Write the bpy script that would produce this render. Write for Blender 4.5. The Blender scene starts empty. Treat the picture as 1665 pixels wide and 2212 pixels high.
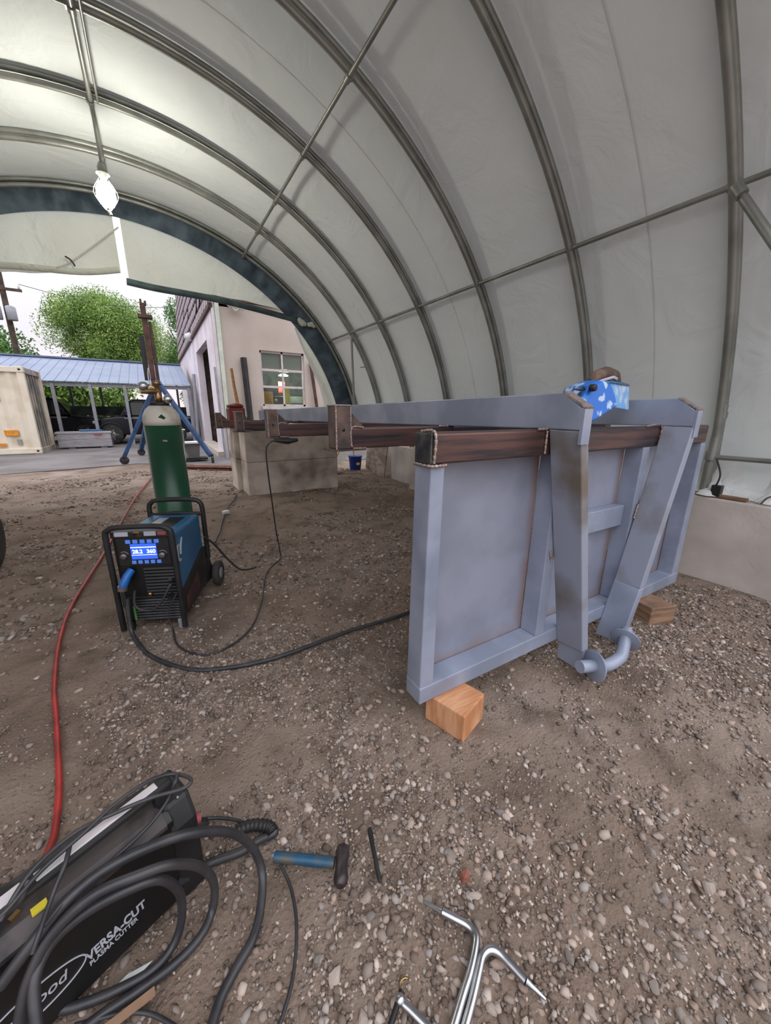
import bpy, math, random
import numpy as np
from mathutils import Vector, Matrix, Euler

# ---------------------------------------------------------------- camera, world, lights, exposure
SC = bpy.context.scene
COL = SC.collection
H = 1.55
cam_d = bpy.data.cameras.new('camera'); cam = bpy.data.objects.new('camera', cam_d); COL.objects.link(cam)
cam_d.sensor_fit = 'VERTICAL'; cam_d.sensor_height = 36.0; cam_d.lens = 800.0/2212.0*36.0
cam_d.clip_start = .02; cam_d.clip_end = 300
Rm = Matrix([[0.857052, 0.129991, -0.498562], [-0.515161, 0.232054, -0.825082], [0.00844, 0.963978, 0.265849]])
cam.matrix_world = Matrix.Translation((0, 0, H)) @ Rm.to_4x4()
SC.camera = cam

W = bpy.data.worlds.new('dusk_sky'); SC.world = W; W.use_nodes = True
nt = W.node_tree; nt.nodes.clear()
wo = nt.nodes.new('ShaderNodeOutputWorld'); bg = nt.nodes.new('ShaderNodeBackground')
tc = nt.nodes.new('ShaderNodeTexCoord'); sx = nt.nodes.new('ShaderNodeSeparateXYZ'); cr = nt.nodes.new('ShaderNodeValToRGB')
nt.links.new(tc.outputs['Generated'], sx.inputs[0]); nt.links.new(sx.outputs['Z'], cr.inputs[0])
nt.links.new(cr.outputs[0], bg.inputs[0]); nt.links.new(bg.outputs[0], wo.inputs[0])
e = cr.color_ramp.elements
e[0].position = 0.0; e[0].color = (.33, .295, .30, 1)
e[1].position = 1.0; e[1].color = (.98, 1.0, 1.06, 1)
m_ = e.new(.14); m_.color = (.31, .302, .322, 1)
m_ = e.new(.30); m_.color = (.36, .36, .38, 1)
m_ = e.new(.62); m_.color = (.80, .81, .86, 1)
bg.inputs[1].default_value = 3.1
SUN_OBJ = None

VS = SC.view_settings
VS.view_transform = 'Standard'; VS.look = 'None'; VS.gamma = 1.0; VS.exposure = 0.0; VS.use_curve_mapping = False
try:
    SC.cycles.max_bounces = 10; SC.cycles.diffuse_bounces = 6; SC.cycles.transmission_bounces = 8
    SC.cycles.use_denoising = True; SC.cycles.sample_clamp_indirect = 4.0
    SC.cycles.use_adaptive_sampling = False
except Exception:
    pass

rnd = random.Random(7); nr = np.random.RandomState(5)
PI = math.pi

# ---------------------------------------------------------------- materials
def mat(name, c, c2=None, rough=.6, metal=0.0, ns=4.0, mixlo=.4, mixhi=.6, bump=0.0, bs=60.0, spec=.5, emit=None, estr=0, coord='Object', stretch=None, det=4):
    m = bpy.data.materials.new(name); m.use_nodes = True
    t = m.node_tree; b = t.nodes['Principled BSDF']; L = t.links.new
    b.inputs['Roughness'].default_value = rough; b.inputs['Metallic'].default_value = metal
    b.inputs['Specular IOR Level'].default_value = spec
    b.inputs['Base Color'].default_value = (*c, 1)
    tcn = t.nodes.new('ShaderNodeTexCoord'); mp = t.nodes.new('ShaderNodeMapping')
    L(tcn.outputs[coord], mp.inputs[0])
    if stretch: mp.inputs['Scale'].default_value = stretch
    if c2 is None:
        c2 = tuple(x*.82 for x in c)
    n = t.nodes.new('ShaderNodeTexNoise'); n.inputs['Scale'].default_value = ns; n.inputs['Detail'].default_value = det
    L(mp.outputs[0], n.inputs[0])
    r = t.nodes.new('ShaderNodeMapRange'); r.inputs[1].default_value = mixlo; r.inputs[2].default_value = mixhi
    L(n.outputs[0], r.inputs[0])
    mx = t.nodes.new('ShaderNodeMix'); mx.data_type = 'RGBA'
    mx.inputs[6].default_value = (*c, 1); mx.inputs[7].default_value = (*c2, 1)
    L(r.outputs[0], mx.inputs[0]); L(mx.outputs[2], b.inputs['Base Color'])
    if bump:
        n2 = t.nodes.new('ShaderNodeTexNoise'); n2.inputs['Scale'].default_value = bs; n2.inputs['Detail'].default_value = 3
        L(mp.outputs[0], n2.inputs[0])
        bp = t.nodes.new('ShaderNodeBump'); bp.inputs['Strength'].default_value = bump; bp.inputs['Distance'].default_value = .01
        L(n2.outputs[0], bp.inputs['Height']); L(bp.outputs[0], b.inputs['Normal'])
    if emit:
        b.inputs['Emission Color'].default_value = (*emit, 1); b.inputs['Emission Strength'].default_value = estr
    return m
def srgb(r, g, b):
    f = lambda v: (v/255/12.92) if v <= 10 else ((v/255+.055)/1.055)**2.4
    return (f(r), f(g), f(b))

def tarp_mat(name, c, trans=.5, c2=None, bump=.25):
    m = bpy.data.materials.new(name); m.use_nodes = True; t = m.node_tree; t.nodes.clear(); L = t.links.new
    o = t.nodes.new('ShaderNodeOutputMaterial'); d = t.nodes.new('ShaderNodeBsdfDiffuse'); tr = t.nodes.new('ShaderNodeBsdfTranslucent')
    mx = t.nodes.new('ShaderNodeMixShader'); mx.inputs[0].default_value = trans
    tcn = t.nodes.new('ShaderNodeTexCoord'); n = t.nodes.new('ShaderNodeTexNoise'); n.inputs['Scale'].default_value = .9; n.inputs['Detail'].default_value = 5
    L(tcn.outputs['Object'], n.inputs[0])
    r = t.nodes.new('ShaderNodeMapRange'); r.inputs[1].default_value = .35; r.inputs[2].default_value = .7; L(n.outputs[0], r.inputs[0])
    cm = t.nodes.new('ShaderNodeMix'); cm.data_type = 'RGBA'; cm.inputs[6].default_value = (*c, 1); cm.inputs[7].default_value = (*(c2 or tuple(x*.93 for x in c)), 1)
    L(r.outputs[0], cm.inputs[0]); L(cm.outputs[2], d.inputs[0]); L(cm.outputs[2], tr.inputs[0])
    n2 = t.nodes.new('ShaderNodeTexNoise'); n2.inputs['Scale'].default_value = 2.2; n2.inputs['Detail'].default_value = 4
    try: n2.inputs['Distortion'].default_value = 1.2
    except Exception: pass
    L(tcn.outputs['Object'], n2.inputs[0])
    bp = t.nodes.new('ShaderNodeBump'); bp.inputs['Strength'].default_value = bump; bp.inputs['Distance'].default_value = .12
    L(n2.outputs[0], bp.inputs['Height']); L(bp.outputs[0], d.inputs['Normal'])
    L(d.outputs[0], mx.inputs[1]); L(tr.outputs[0], mx.inputs[2]); L(mx.outputs[0], o.inputs[0])
    return m

def rusty_edge_mat(name, c, rust, lo=.0, hi=.16, c2=None):
    """paint with rust creeping in from the borders of a panel (object generated coordinates)"""
    m = mat(name, c, c2=c2, rough=.42, ns=3, bump=.04, bs=30, metal=.1)
    t = m.node_tree; b = t.nodes['Principled BSDF']; L = t.links.new
    src = b.inputs['Base Color'].links[0].from_socket
    tcn = t.nodes.new('ShaderNodeTexCoord'); s = t.nodes.new('ShaderNodeSeparateXYZ'); L(tcn.outputs['Generated'], s.inputs[0])
    def edge(sock):
        a = t.nodes.new('ShaderNodeMath'); a.operation = 'SUBTRACT'; a.inputs[0].default_value = 1; L(sock, a.inputs[1])
        mn = t.nodes.new('ShaderNodeMath'); mn.operation = 'MINIMUM'; L(sock, mn.inputs[0]); L(a.outputs[0], mn.inputs[1]); return mn.outputs[0]
    mn = t.nodes.new('ShaderNodeMath'); mn.operation = 'MINIMUM'; L(edge(s.outputs['X']), mn.inputs[0]); L(edge(s.outputs['Z']), mn.inputs[1])
    n = t.nodes.new('ShaderNodeTexNoise'); n.inputs['Scale'].default_value = 5; n.inputs['Detail'].default_value = 5; L(tcn.outputs['Object'], n.inputs[0])
    ma = t.nodes.new('ShaderNodeMath'); ma.operation = 'MULTIPLY_ADD'; L(n.outputs[0], ma.inputs[0]); ma.inputs[1].default_value = .14; L(mn.outputs[0], ma.inputs[2])
    r = t.nodes.new('ShaderNodeMapRange'); r.inputs[1].default_value = lo+.07; r.inputs[2].default_value = hi+.0; r.inputs[3].default_value = .65; r.inputs[4].default_value = 0
    L(ma.outputs[0], r.inputs[0])
    mx = t.nodes.new('ShaderNodeMix'); mx.data_type = 'RGBA'; L(r.outputs[0], mx.inputs[0]); L(src, mx.inputs[6]); mx.inputs[7].default_value = (*rust, 1)
    L(mx.outputs[2], b.inputs['Base Color'])
    return m

M = {}
M['tarp'] = tarp_mat('white_tarp', (.74, .79, .79), .025)
M['curtain'] = tarp_mat('curtain_fabric', (.76, .79, .72), .30, c2=(.68, .70, .62), bump=.9)
M['skirt'] = tarp_mat('tarp_skirt_fabric', (.84, .87, .88), .25, c2=(.66, .65, .61), bump=1.0)
M['navy'] = mat('navy_fabric', srgb(52, 66, 78), srgb(84, 100, 112), rough=.7, ns=3, bump=.6, bs=5)
M['hem'] = mat('dark_green_hem', srgb(44, 62, 66), srgb(70, 90, 92), rough=.6, ns=3)
M['galv'] = mat('galvanised_steel', srgb(150, 152, 146), srgb(126, 128, 122), rough=.42, metal=.45, ns=3)
M['conc'] = mat('concrete', srgb(214, 202, 190), srgb(140, 126, 116), rough=.9, ns=2.2, mixlo=.42, mixhi=.72, bump=.35, bs=26, det=8)
M['conc2'] = mat('pale_concrete', srgb(202, 193, 187), srgb(152, 143, 138), rough=.9, ns=1.3, mixlo=.4, mixhi=.75, bump=.3, bs=40, det=8)
M['conc_dark'] = mat('dark_joint_mortar', srgb(90, 84, 78), rough=.95)  # darker mortar colour of the wall core between the blocks
M['asph'] = mat('asphalt_paving', srgb(116, 110, 110), srgb(88, 82, 80), rough=.9, ns=.9, mixlo=.4, mixhi=.7, bump=.3, bs=40, det=9)
M['bluegrey'] = mat('blue_grey_primer', srgb(154, 161, 180), srgb(132, 140, 158), rough=.40, metal=.1, ns=3, bump=.03, bs=40)
M['bluegrey_soot'] = mat('heat_stained_primer', srgb(148, 154, 170), srgb(112, 102, 90), rough=.45, metal=.1, ns=2.6, mixlo=.5, mixhi=.72, bump=.03, bs=40)
M['bluegrey_rust'] = rusty_edge_mat('rust_edged_primer', srgb(146, 151, 168), srgb(138, 104, 82))
M['millscale'] = mat('brown_mill_scale', srgb(104, 78, 72), srgb(62, 56, 60), rough=.36, metal=.55, ns=3, mixlo=.42, mixhi=.6, stretch=(.6, 6, 9), bump=.05, bs=30)
M['millplate'] = mat('brown_rusty_plate', srgb(118, 96, 86), srgb(76, 68, 66), rough=.5, metal=.4, ns=9, mixlo=.4, mixhi=.62)
M['weld'] = mat('weld_bead_metal', srgb(190, 160, 146), srgb(140, 140, 146), rough=.35, metal=.6, ns=60, bump=.6, bs=120)
M['capsteel'] = mat('heat_blued_end_cap', srgb(96, 98, 96), srgb(60, 64, 72), rough=.3, metal=.8, ns=14)
M['wood_o'] = mat('orange_softwood', srgb(214, 160, 120), srgb(188, 128, 86), rough=.7, ns=4, stretch=(1, 7, 1), bump=.15, bs=30)
M['wood_g'] = mat('weathered_timber', srgb(150, 118, 94), srgb(112, 86, 68), rough=.85, ns=4, stretch=(1, 1, 7), bump=.2, bs=30)
M['plywood'] = mat('dusty_plywood', srgb(150, 136, 124), srgb(118, 102, 92), rough=.85, ns=3, stretch=(1, 1, 4))
M['black'] = mat('black_plastic', srgb(26, 26, 28), srgb(38, 37, 38), rough=.5, ns=6)
M['black_deep'] = mat('black_powder_coat', srgb(15, 15, 16), srgb(24, 23, 23), rough=.45, ns=3)
M['rubber'] = mat('black_rubber', srgb(44, 44, 48), srgb(58, 56, 58), rough=.42, ns=12, bump=.1, bs=30)
M['tyre'] = mat('dusty_tyre_rubber', srgb(34, 34, 36), srgb(66, 62, 58), rough=.8, ns=5)
M['wblue'] = mat('welder_blue_paint', srgb(44, 104, 146), srgb(34, 86, 126), rough=.35, ns=3)
M['screen'] = mat('lit_blue_screen', (.005, .01, .1), rough=.2, emit=(.03, .10, 1.0), estr=1.6)
M['screen2'] = mat('lit_screen_digits', (.2, .3, .6), rough=.2, emit=(.65, .8, 1.0), estr=2.2)
M['button'] = mat('lit_blue_button', (.02, .06, .3), rough=.3, emit=(.10, .26, .8), estr=.6)
M['knob'] = mat('grey_knob_metal', srgb(150, 140, 138), rough=.3, metal=.7)
M['brass'] = mat('brass', srgb(170, 140, 100), rough=.3, metal=.9)
M['label_w'] = mat('printed_white_label', srgb(186, 192, 204), srgb(160, 165, 180), rough=.4)
M['label_o'] = mat('orange_warning_label', srgb(226, 150, 40), srgb(190, 120, 30), rough=.5, ns=30)
M['label_r'] = mat('red_label', srgb(170, 80, 86), rough=.5)
M['greentape'] = mat('green_tape', srgb(76, 146, 70), rough=.5)
M['torchblue'] = mat('blue_gun_plug', srgb(30, 110, 190), rough=.35)
M['bgreen'] = mat('dark_green_cylinder_paint', srgb(16, 74, 48), srgb(12, 58, 38), rough=.32, ns=2)
M['bwhite'] = mat('worn_white_cylinder_paint', srgb(206, 202, 190), srgb(176, 160, 140), rough=.4, ns=8, mixlo=.5, mixhi=.7)
M['chrome'] = mat('bright_zinc_plate', srgb(205, 208, 212), srgb(170, 172, 176), rough=.22, metal=.95, ns=8)
M['hose'] = mat('red_rubber_hose', srgb(176, 52, 48), srgb(140, 44, 40), rough=.45, ns=8)
M['hammerblue'] = mat('worn_blue_handle_paint', srgb(30, 78, 108), srgb(84, 82, 76), rough=.45, ns=14, mixlo=.42, mixhi=.58, metal=.2)
M['hammersteel'] = mat('dark_forged_steel', srgb(92, 78, 76), srgb(66, 60, 62), rough=.4, metal=.6, ns=14)
M['helmet_b'] = mat('blue_helmet_shell', srgb(36, 116, 214), srgb(190, 214, 240), rough=.3, ns=17, mixlo=.54, mixhi=.60, det=6)
M['helmet_l'] = mat('pale_blue_helmet_front', srgb(120, 180, 240), srgb(200, 214, 225), rough=.3, ns=12, mixlo=.5, mixhi=.62)
M['leather'] = mat('brown_leather', srgb(120, 98, 86), srgb(84, 66, 56), rough=.8, ns=8)
M['strap'] = mat('white_strap', srgb(196, 190, 200), rough=.7)
M['stucco'] = mat('pinkish_grey_stucco', srgb(188, 174, 166), srgb(170, 158, 148), rough=.9, ns=.7, mixlo=.35, mixhi=.7, bump=.3, bs=20)
M['stucco_b'] = mat('beige_stucco', srgb(172, 162, 150), srgb(160, 150, 140), rough=.9, ns=.7, bump=.3, bs=20)
M['whitewall'] = mat('white_painted_wall', srgb(226, 216, 224), srgb(205, 196, 204), rough=.8, ns=1)
M['shingle'] = mat('pinkish_grey_shingle', srgb(182, 166, 172), srgb(120, 108, 114), rough=.85, ns=3)
M['shingle_dark'] = mat('dark_roof_felt', srgb(60, 52, 60), rough=.9)
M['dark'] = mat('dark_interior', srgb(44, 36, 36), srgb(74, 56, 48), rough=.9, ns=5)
M['room'] = mat('workshop_wall_paint', srgb(120, 128, 120), srgb(80, 88, 88), rough=.8, ns=2)
M['glass'] = None
M['frame'] = mat('pale_window_frame', srgb(196, 186, 184), rough=.6)
M['roofmetal'] = mat('pale_blue_metal_roof', srgb(112, 123, 148), srgb(102, 114, 140), rough=.45, ns=1, metal=.2)
M['postgrey'] = mat('grey_post_paint', srgb(150, 150, 158), rough=.5)
M['cream'] = mat('cream_container_paint', srgb(222, 212, 194), srgb(210, 196, 176), rough=.55, ns=2)
M['dirty'] = mat('dirty_container_end', srgb(176, 166, 152), srgb(120, 116, 112), rough=.7, ns=1.6, mixlo=.4, mixhi=.62, det=7)
M['alu'] = mat('brushed_aluminium', srgb(190, 188, 192), srgb(165, 162, 168), rough=.35, metal=.7, ns=5, stretch=(1, 1, 8))
M['carpaint'] = mat('black_blue_car_paint', srgb(22, 26, 38), rough=.15, metal=.3)
M['carsilver'] = mat('silver_trim_and_sheen', srgb(150, 150, 155), rough=.3, metal=.7)  # bumper and headlamp silver, also colours the painted side reflection
M['carglass'] = mat('dark_car_glass', srgb(30, 50, 50), rough=.08, spec=.8)
M['rim'] = mat('alloy_wheel', srgb(170, 168, 170), rough=.3, metal=.8)
M['gblue'] = mat('blue_gantry_paint', srgb(40, 78, 122), srgb(34, 60, 96), rough=.4, ns=4)
M['rust'] = mat('dark_rusty_steel', srgb(90, 58, 50), srgb(62, 44, 42), rough=.7, ns=5, metal=.2)
M['rust_o'] = mat('orange_rusty_steel', srgb(128, 72, 48), srgb(94, 56, 42), rough=.75, ns=5, metal=.2)
M['redpaint'] = mat('dark_red_paint', srgb(120, 38, 34), srgb(90, 34, 32), rough=.4, ns=5)
M['handle_w'] = mat('pale_wooden_handle', srgb(206, 156, 98), srgb(180, 130, 80), rough=.6, ns=6, stretch=(1, 1, 8))
M['bluebucket'] = mat('blue_bucket_plastic', srgb(24, 58, 150), srgb(20, 48, 124), rough=.4)
M['yellow'] = mat('yellow_label', srgb(220, 200, 60), rough=.5)
M['bark'] = mat('tree_bark', srgb(86, 72, 60), srgb(60, 50, 42), rough=.9, ns=4)
M['green1'] = mat('leaf_green', srgb(150, 176, 92), srgb(104, 138, 62), rough=.6, ns=.8, mixlo=.35, mixhi=.65)
M['green2'] = mat('dark_leaf_green', srgb(100, 140, 66), srgb(66, 104, 48), rough=.6, ns=.8, mixlo=.35, mixhi=.65)
M['offwhite'] = mat('off_white_plastic', srgb(225, 222, 220), rough=.4)
M['greybin'] = mat('grey_plastic_bin', srgb(110, 110, 112), rough=.6)
M['pink'] = mat('red_brick_fragment', srgb(168, 104, 84), srgb(134, 84, 68), rough=.9, ns=20, bump=.3)
M['downspout'] = mat('pale_green_downspout', srgb(196, 204, 188), rough=.5)
M['lampw'] = mat('lit_ceiling_lamp', (1, 1, .9), emit=(1, .97, .8), estr=8)
M['bulb'] = mat('glowing_bulb_glass', (1, 1, .9), emit=(1, .95, .82), estr=170)
M['strip'] = mat('pale_grip_strip', srgb(188, 192, 188), srgb(210, 200, 204), rough=.4, ns=5)
M['casegrey'] = mat('dusty_case_top', srgb(74, 66, 66), srgb(34, 32, 32), rough=.6, ns=9, mixlo=.48, mixhi=.62, det=3)
M['logo'] = mat('silver_logo_print', srgb(176, 178, 186), rough=.5)

def glass():
    m = bpy.data.materials.new('window_glass'); m.use_nodes = True; t = m.node_tree; t.nodes.clear()
    o = t.nodes.new('ShaderNodeOutputMaterial'); mx = t.nodes.new('ShaderNodeMixShader'); tr = t.nodes.new('ShaderNodeBsdfTransparent'); g = t.nodes.new('ShaderNodeBsdfGlossy')
    g.inputs['Roughness'].default_value = .05; tr.inputs[0].default_value = (.85, .92, .9, 1)
    fr = t.nodes.new('ShaderNodeFresnel'); fr.inputs[0].default_value = 1.45
    t.links.new(fr.outputs[0], mx.inputs[0]); t.links.new(tr.outputs[0], mx.inputs[1]); t.links.new(g.outputs[0], mx.inputs[2]); t.links.new(mx.outputs[0], o.inputs[0])
    return m
M['glass'] = glass()

def stone_mat():
    m = bpy.data.materials.new('gravel_stone'); m.use_nodes = True; t = m.node_tree; b = t.nodes['Principled BSDF']; L = t.links.new
    b.inputs['Roughness'].default_value = .85
    a = t.nodes.new('ShaderNodeAttribute'); a.attribute_name = 'shade'
    n = t.nodes.new('ShaderNodeTexNoise'); n.inputs['Scale'].default_value = 90; tcn = t.nodes.new('ShaderNodeTexCoord'); L(tcn.outputs['Object'], n.inputs[0])
    mx = t.nodes.new('ShaderNodeMix'); mx.data_type = 'RGBA'; mx.blend_type = 'MULTIPLY'; mx.inputs[0].default_value = .2
    L(a.outputs['Color'], mx.inputs[6]); L(n.outputs[0], mx.inputs[7]); L(mx.outputs[2], b.inputs['Base Color'])
    return m
M['gravel'] = stone_mat()
for i, c in enumerate([(176, 160, 150), (150, 138, 130), (190, 174, 163), (138, 128, 121), (168, 146, 131)]):
    M['stone%d' % i] = mat('stone_surface_%d' % i, srgb(*c), tuple(x*.72 for x in srgb(*c)), rough=.85, ns=30, bump=.4, bs=90)

def ground_mat():
    m = bpy.data.materials.new('gravelly_dirt'); m.use_nodes = True; t = m.node_tree; b = t.nodes['Principled BSDF']; L = t.links.new
    b.inputs['Roughness'].default_value = .95; b.inputs['Specular IOR Level'].default_value = .2
    tcn = t.nodes.new('ShaderNodeTexCoord')
    def noise(s, d=6, dist=0):
        n = t.nodes.new('ShaderNodeTexNoise'); n.inputs['Scale'].default_value = s; n.inputs['Detail'].default_value = d
        try: n.inputs['Distortion'].default_value = dist
        except Exception: pass
        L(tcn.outputs['Object'], n.inputs[0]); return n.outputs[0]
    def mr(s, a, bb, c=0., d=1.):
        r = t.nodes.new('ShaderNodeMapRange'); r.inputs[1].default_value = a; r.inputs[2].default_value = bb; r.inputs[3].default_value = c; r.inputs[4].default_value = d; L(s, r.inputs[0]); return r.outputs[0]
    def mix(f, a, bb, bt='MIX'):
        x = t.nodes.new('ShaderNodeMix'); x.data_type = 'RGBA'; x.blend_type = bt
        for k, v in ((0, f), (6, a), (7, bb)):
            if isinstance(v, tuple): x.inputs[k].default_value = (*v, 1)
            elif isinstance(v, float): x.inputs[k].default_value = v
            else: L(v, x.inputs[k])
        return x.outputs[2]
    base = mix(mr(noise(.7, 5), .35, .65), srgb(126, 107, 94), srgb(146, 131, 120))
    base = mix(mr(noise(3.0, 7, .5), .45, .7), base, srgb(102, 88, 77))
    v = t.nodes.new('ShaderNodeTexVoronoi'); v.inputs['Scale'].default_value = 60; L(tcn.outputs['Object'], v.inputs[0])
    peb = mr(v.outputs['Distance'], .18, .42, 1, 0)
    sel = t.nodes.new('ShaderNodeSeparateColor'); L(v.outputs['Color'], sel.inputs[0])
    pm = t.nodes.new('ShaderNodeMath'); pm.operation = 'MULTIPLY'; L(peb, pm.inputs[0]); L(mr(sel.outputs[0], .55, .62), pm.inputs[1])
    pm2 = t.nodes.new('ShaderNodeMath'); pm2.operation = 'MULTIPLY'; L(pm.outputs[0], pm2.inputs[0]); L(mr(noise(1.1, 4), .4, .6, .15, 1), pm2.inputs[1])
    col = mix(pm2.outputs[0], base, mix(sel.outputs[1], srgb(170, 156, 146), srgb(120, 110, 104)))
    L(col, b.inputs['Base Color'])
    fine = noise(70, 6)
    ad = t.nodes.new('ShaderNodeMath'); ad.operation = 'MULTIPLY_ADD'; L(pm2.outputs[0], ad.inputs[0]); ad.inputs[1].default_value = .8; L(fine, ad.inputs[2])
    ad2 = t.nodes.new('ShaderNodeMath'); ad2.operation = 'MULTIPLY_ADD'; L(noise(14, 5), ad2.inputs[0]); ad2.inputs[1].default_value = 1.5; L(ad.outputs[0], ad2.inputs[2])
    bp = t.nodes.new('ShaderNodeBump'); bp.inputs['Strength'].default_value = .8; bp.inputs['Distance'].default_value = .012
    L(ad2.outputs[0], bp.inputs['Height']); L(bp.outputs[0], b.inputs['Normal'])
    return m
M['ground'] = ground_mat()

# ---------------------------------------------------------------- mesh helpers
class MB:
    def __init__(s): s.v = []; s.f = []; s.sm = []
    def add(s, vs, fs, smooth=False):
        o = len(s.v); s.v += [tuple(map(float, p)) for p in vs]; s.f += [tuple(i+o for i in f) for f in fs]; s.sm += [smooth]*len(fs); return s
    def hexa(s, p):   # 4 bottom (ccw from above) + 4 top
        return s.add(p, [(3, 2, 1, 0), (4, 5, 6, 7), (0, 1, 5, 4), (1, 2, 6, 5), (2, 3, 7, 6), (3, 0, 4, 7)])
    def box(s, x0, x1, y0, y1, z0, z1):
        return s.hexa([(x0, y0, z0), (x1, y0, z0), (x1, y1, z0), (x0, y1, z0), (x0, y0, z1), (x1, y0, z1), (x1, y1, z1), (x0, y1, z1)])
    def obox(s, c, size, rot=(0, 0, 0)):
        E_ = Euler(rot).to_matrix(); hx, hy, hz = [k/2 for k in size]; c = Vector(c)
        P = [(-hx, -hy, -hz), (hx, -hy, -hz), (hx, hy, -hz), (-hx, hy, -hz), (-hx, -hy, hz), (hx, -hy, hz), (hx, hy, hz), (-hx, hy, hz)]
        return s.hexa([tuple(c + E_ @ Vector(p)) for p in P])
    def bar(s, a, b, w, h, up=(0, 0, 1)):   # square bar between two points
        a = Vector(a); b = Vector(b); d = (b-a).normalized(); u = Vector(up); x = d.cross(u)
        if x.length < 1e-4: x = d.cross(Vector((0, 1, 0)))
        x.normalize(); y = x.cross(d).normalized(); x *= w/2; y *= h/2
        P = [a-x-y, a+x-y, a+x+y, a-x+y, b-x-y, b+x-y, b+x+y, b-x+y]
        return s.hexa([tuple(p) for p in P])
    def prism(s, poly, axis, a, b):  # poly = 2-D outline, extruded along axis
        n = len(poly)
        def P(q, t):
            return {'x': (t, q[0], q[1]), 'y': (q[0], t, q[1]), 'z': (q[0], q[1], t)}[axis]
        vs = [P(q, a) for q in poly] + [P(q, b) for q in poly]
        fs = [tuple(range(n))[::-1], tuple(range(n, 2*n))] + [(i, (i+1) % n, n+(i+1) % n, n+i) for i in range(n)]
        return s.add(vs, fs)
    def tube(s, pts, r, seg=10, caps=True, res=0, rf=None):
        P = [Vector(p) for p in pts]
        if res: P = smooth(P, res)
        n = len(P); prev = None; vs = []
        for i, p in enumerate(P):
            d = (P[min(i+1, n-1)] - P[max(i-1, 0)])
            if d.length < 1e-9: d = Vector((0, 0, 1))
            d.normalize()
            if prev is None:
                u = d.orthogonal().normalized()
            else:
                u = prev - d*prev.dot(d)
                u = u.normalized() if u.length > 1e-6 else d.orthogonal().normalized()
            prev = u; w = d.cross(u)
            rr = r
            if isinstance(r, (list, tuple)):
                q_i = i/(n-1)*(len(r)-1); k0 = min(int(q_i), len(r)-2); rr = r[k0] + (r[k0+1]-r[k0])*(q_i-k0)
            for k in range(seg):
                a = 2*PI*k/seg; vs.append(p + (u*math.cos(a) + w*math.sin(a))*rr)
        fs = [(i*seg+k, i*seg+(k+1) % seg, (i+1)*seg+(k+1) % seg, (i+1)*seg+k) for i in range(n-1) for k in range(seg)]
        s.add(vs, fs, True)
        if caps: s.add([vs[k] for k in range(seg)], [tuple(range(seg))[::-1]]); s.add([vs[(n-1)*seg+k] for k in range(seg)], [tuple(range(seg))])
        return s
    def lathe(s, prof, c=(0, 0, 0), seg=24, axis='z', rot=None):
        n = len(prof); vs = []
        for r, z in prof:
            for k in range(seg):
                a = 2*PI*k/seg; q = Vector((r*math.cos(a), r*math.sin(a), z))
                if axis == 'x': q = Vector((q.z, q.x, q.y))
                if axis == 'y': q = Vector((q.y, q.z, q.x))
                if rot is not None: q = rot @ q
                vs.append(q + Vector(c))
        fs = [(i*seg+k, i*seg+(k+1) % seg, (i+1)*seg+(k+1) % seg, (i+1)*seg+k) for i in range(n-1) for k in range(seg)]
        fs += [tuple(range(seg))[::-1], tuple((n-1)*seg+k for k in range(seg))]
        return s.add(vs, fs, True)
    def sheet(s, grid, thick=0):   # grid[i][j] of points
        n, m = len(grid), len(grid[0]); vs = [p for row in grid for p in row]
        return s.add(vs, [(i*m+j, i*m+j+1, (i+1)*m+j+1, (i+1)*m+j) for i in range(n-1) for j in range(m-1)], True)

def smooth(P, res):
    out = []; n = len(P)
    for i in range(n-1):
        p0, p1, p2, p3 = P[max(i-1, 0)], P[i], P[i+1], P[min(i+2, n-1)]
        for k in range(res):
            t = k/res
            out.append(.5*((2*p1) + (p2-p0)*t + (2*p0-5*p1+4*p2-p3)*t*t + (3*p1-p0-3*p2+p3)*t**3))
    out.append(P[-1]); return out

def obj(name, mb, m, parent=None, bev=0, world=True, local=False, kind=None, label=None, solid=0, split=False):
    me = bpy.data.meshes.new(name)
    me.from_pydata(mb.v, [], mb.f)
    me.polygons.foreach_set('use_smooth', mb.sm)
    if isinstance(m, str): m = M[m]
    me.materials.append(m)
    if not local and parent is not None:
        bpy.context.view_layer.update()
        me.transform(wm(parent).inverted())
    me.update()
    o = bpy.data.objects.new(name, me); COL.objects.link(o)
    if parent is not None: o.parent = parent
    if solid:
        k = o.modifiers.new('solid', 'SOLIDIFY'); k.thickness = solid; k.offset = 0
    if bev:
        k = o.modifiers.new('bevel', 'BEVEL'); k.width = bev; k.segments = 2; k.limit_method = 'ANGLE'; k.angle_limit = .6
    if kind: o['kind'] = kind
    if label: o['label'] = label
    return o
def wm(o):
    m = Matrix.Translation(o.location) @ o.rotation_euler.to_matrix().to_4x4()
    return (wm(o.parent) @ m) if o.parent else m
def thing(name, label, cat, loc=(0, 0, 0), rotz=0, group=None):
    o = bpy.data.objects.new(name, None); COL.objects.link(o); o.location = loc; o.rotation_euler = (0, 0, rotz)
    o.empty_display_size = .1; o['label'] = label; o['category'] = cat
    if group: o['group'] = group
    return o
def tag(o, label, cat, group=None, kind=None):
    o['label'] = label; o['category'] = cat
    if group: o['group'] = group
    if kind: o['kind'] = kind
    return o
def struct(name, mb, m, **k):
    return obj(name, mb, m, kind='structure', **k)
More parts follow.
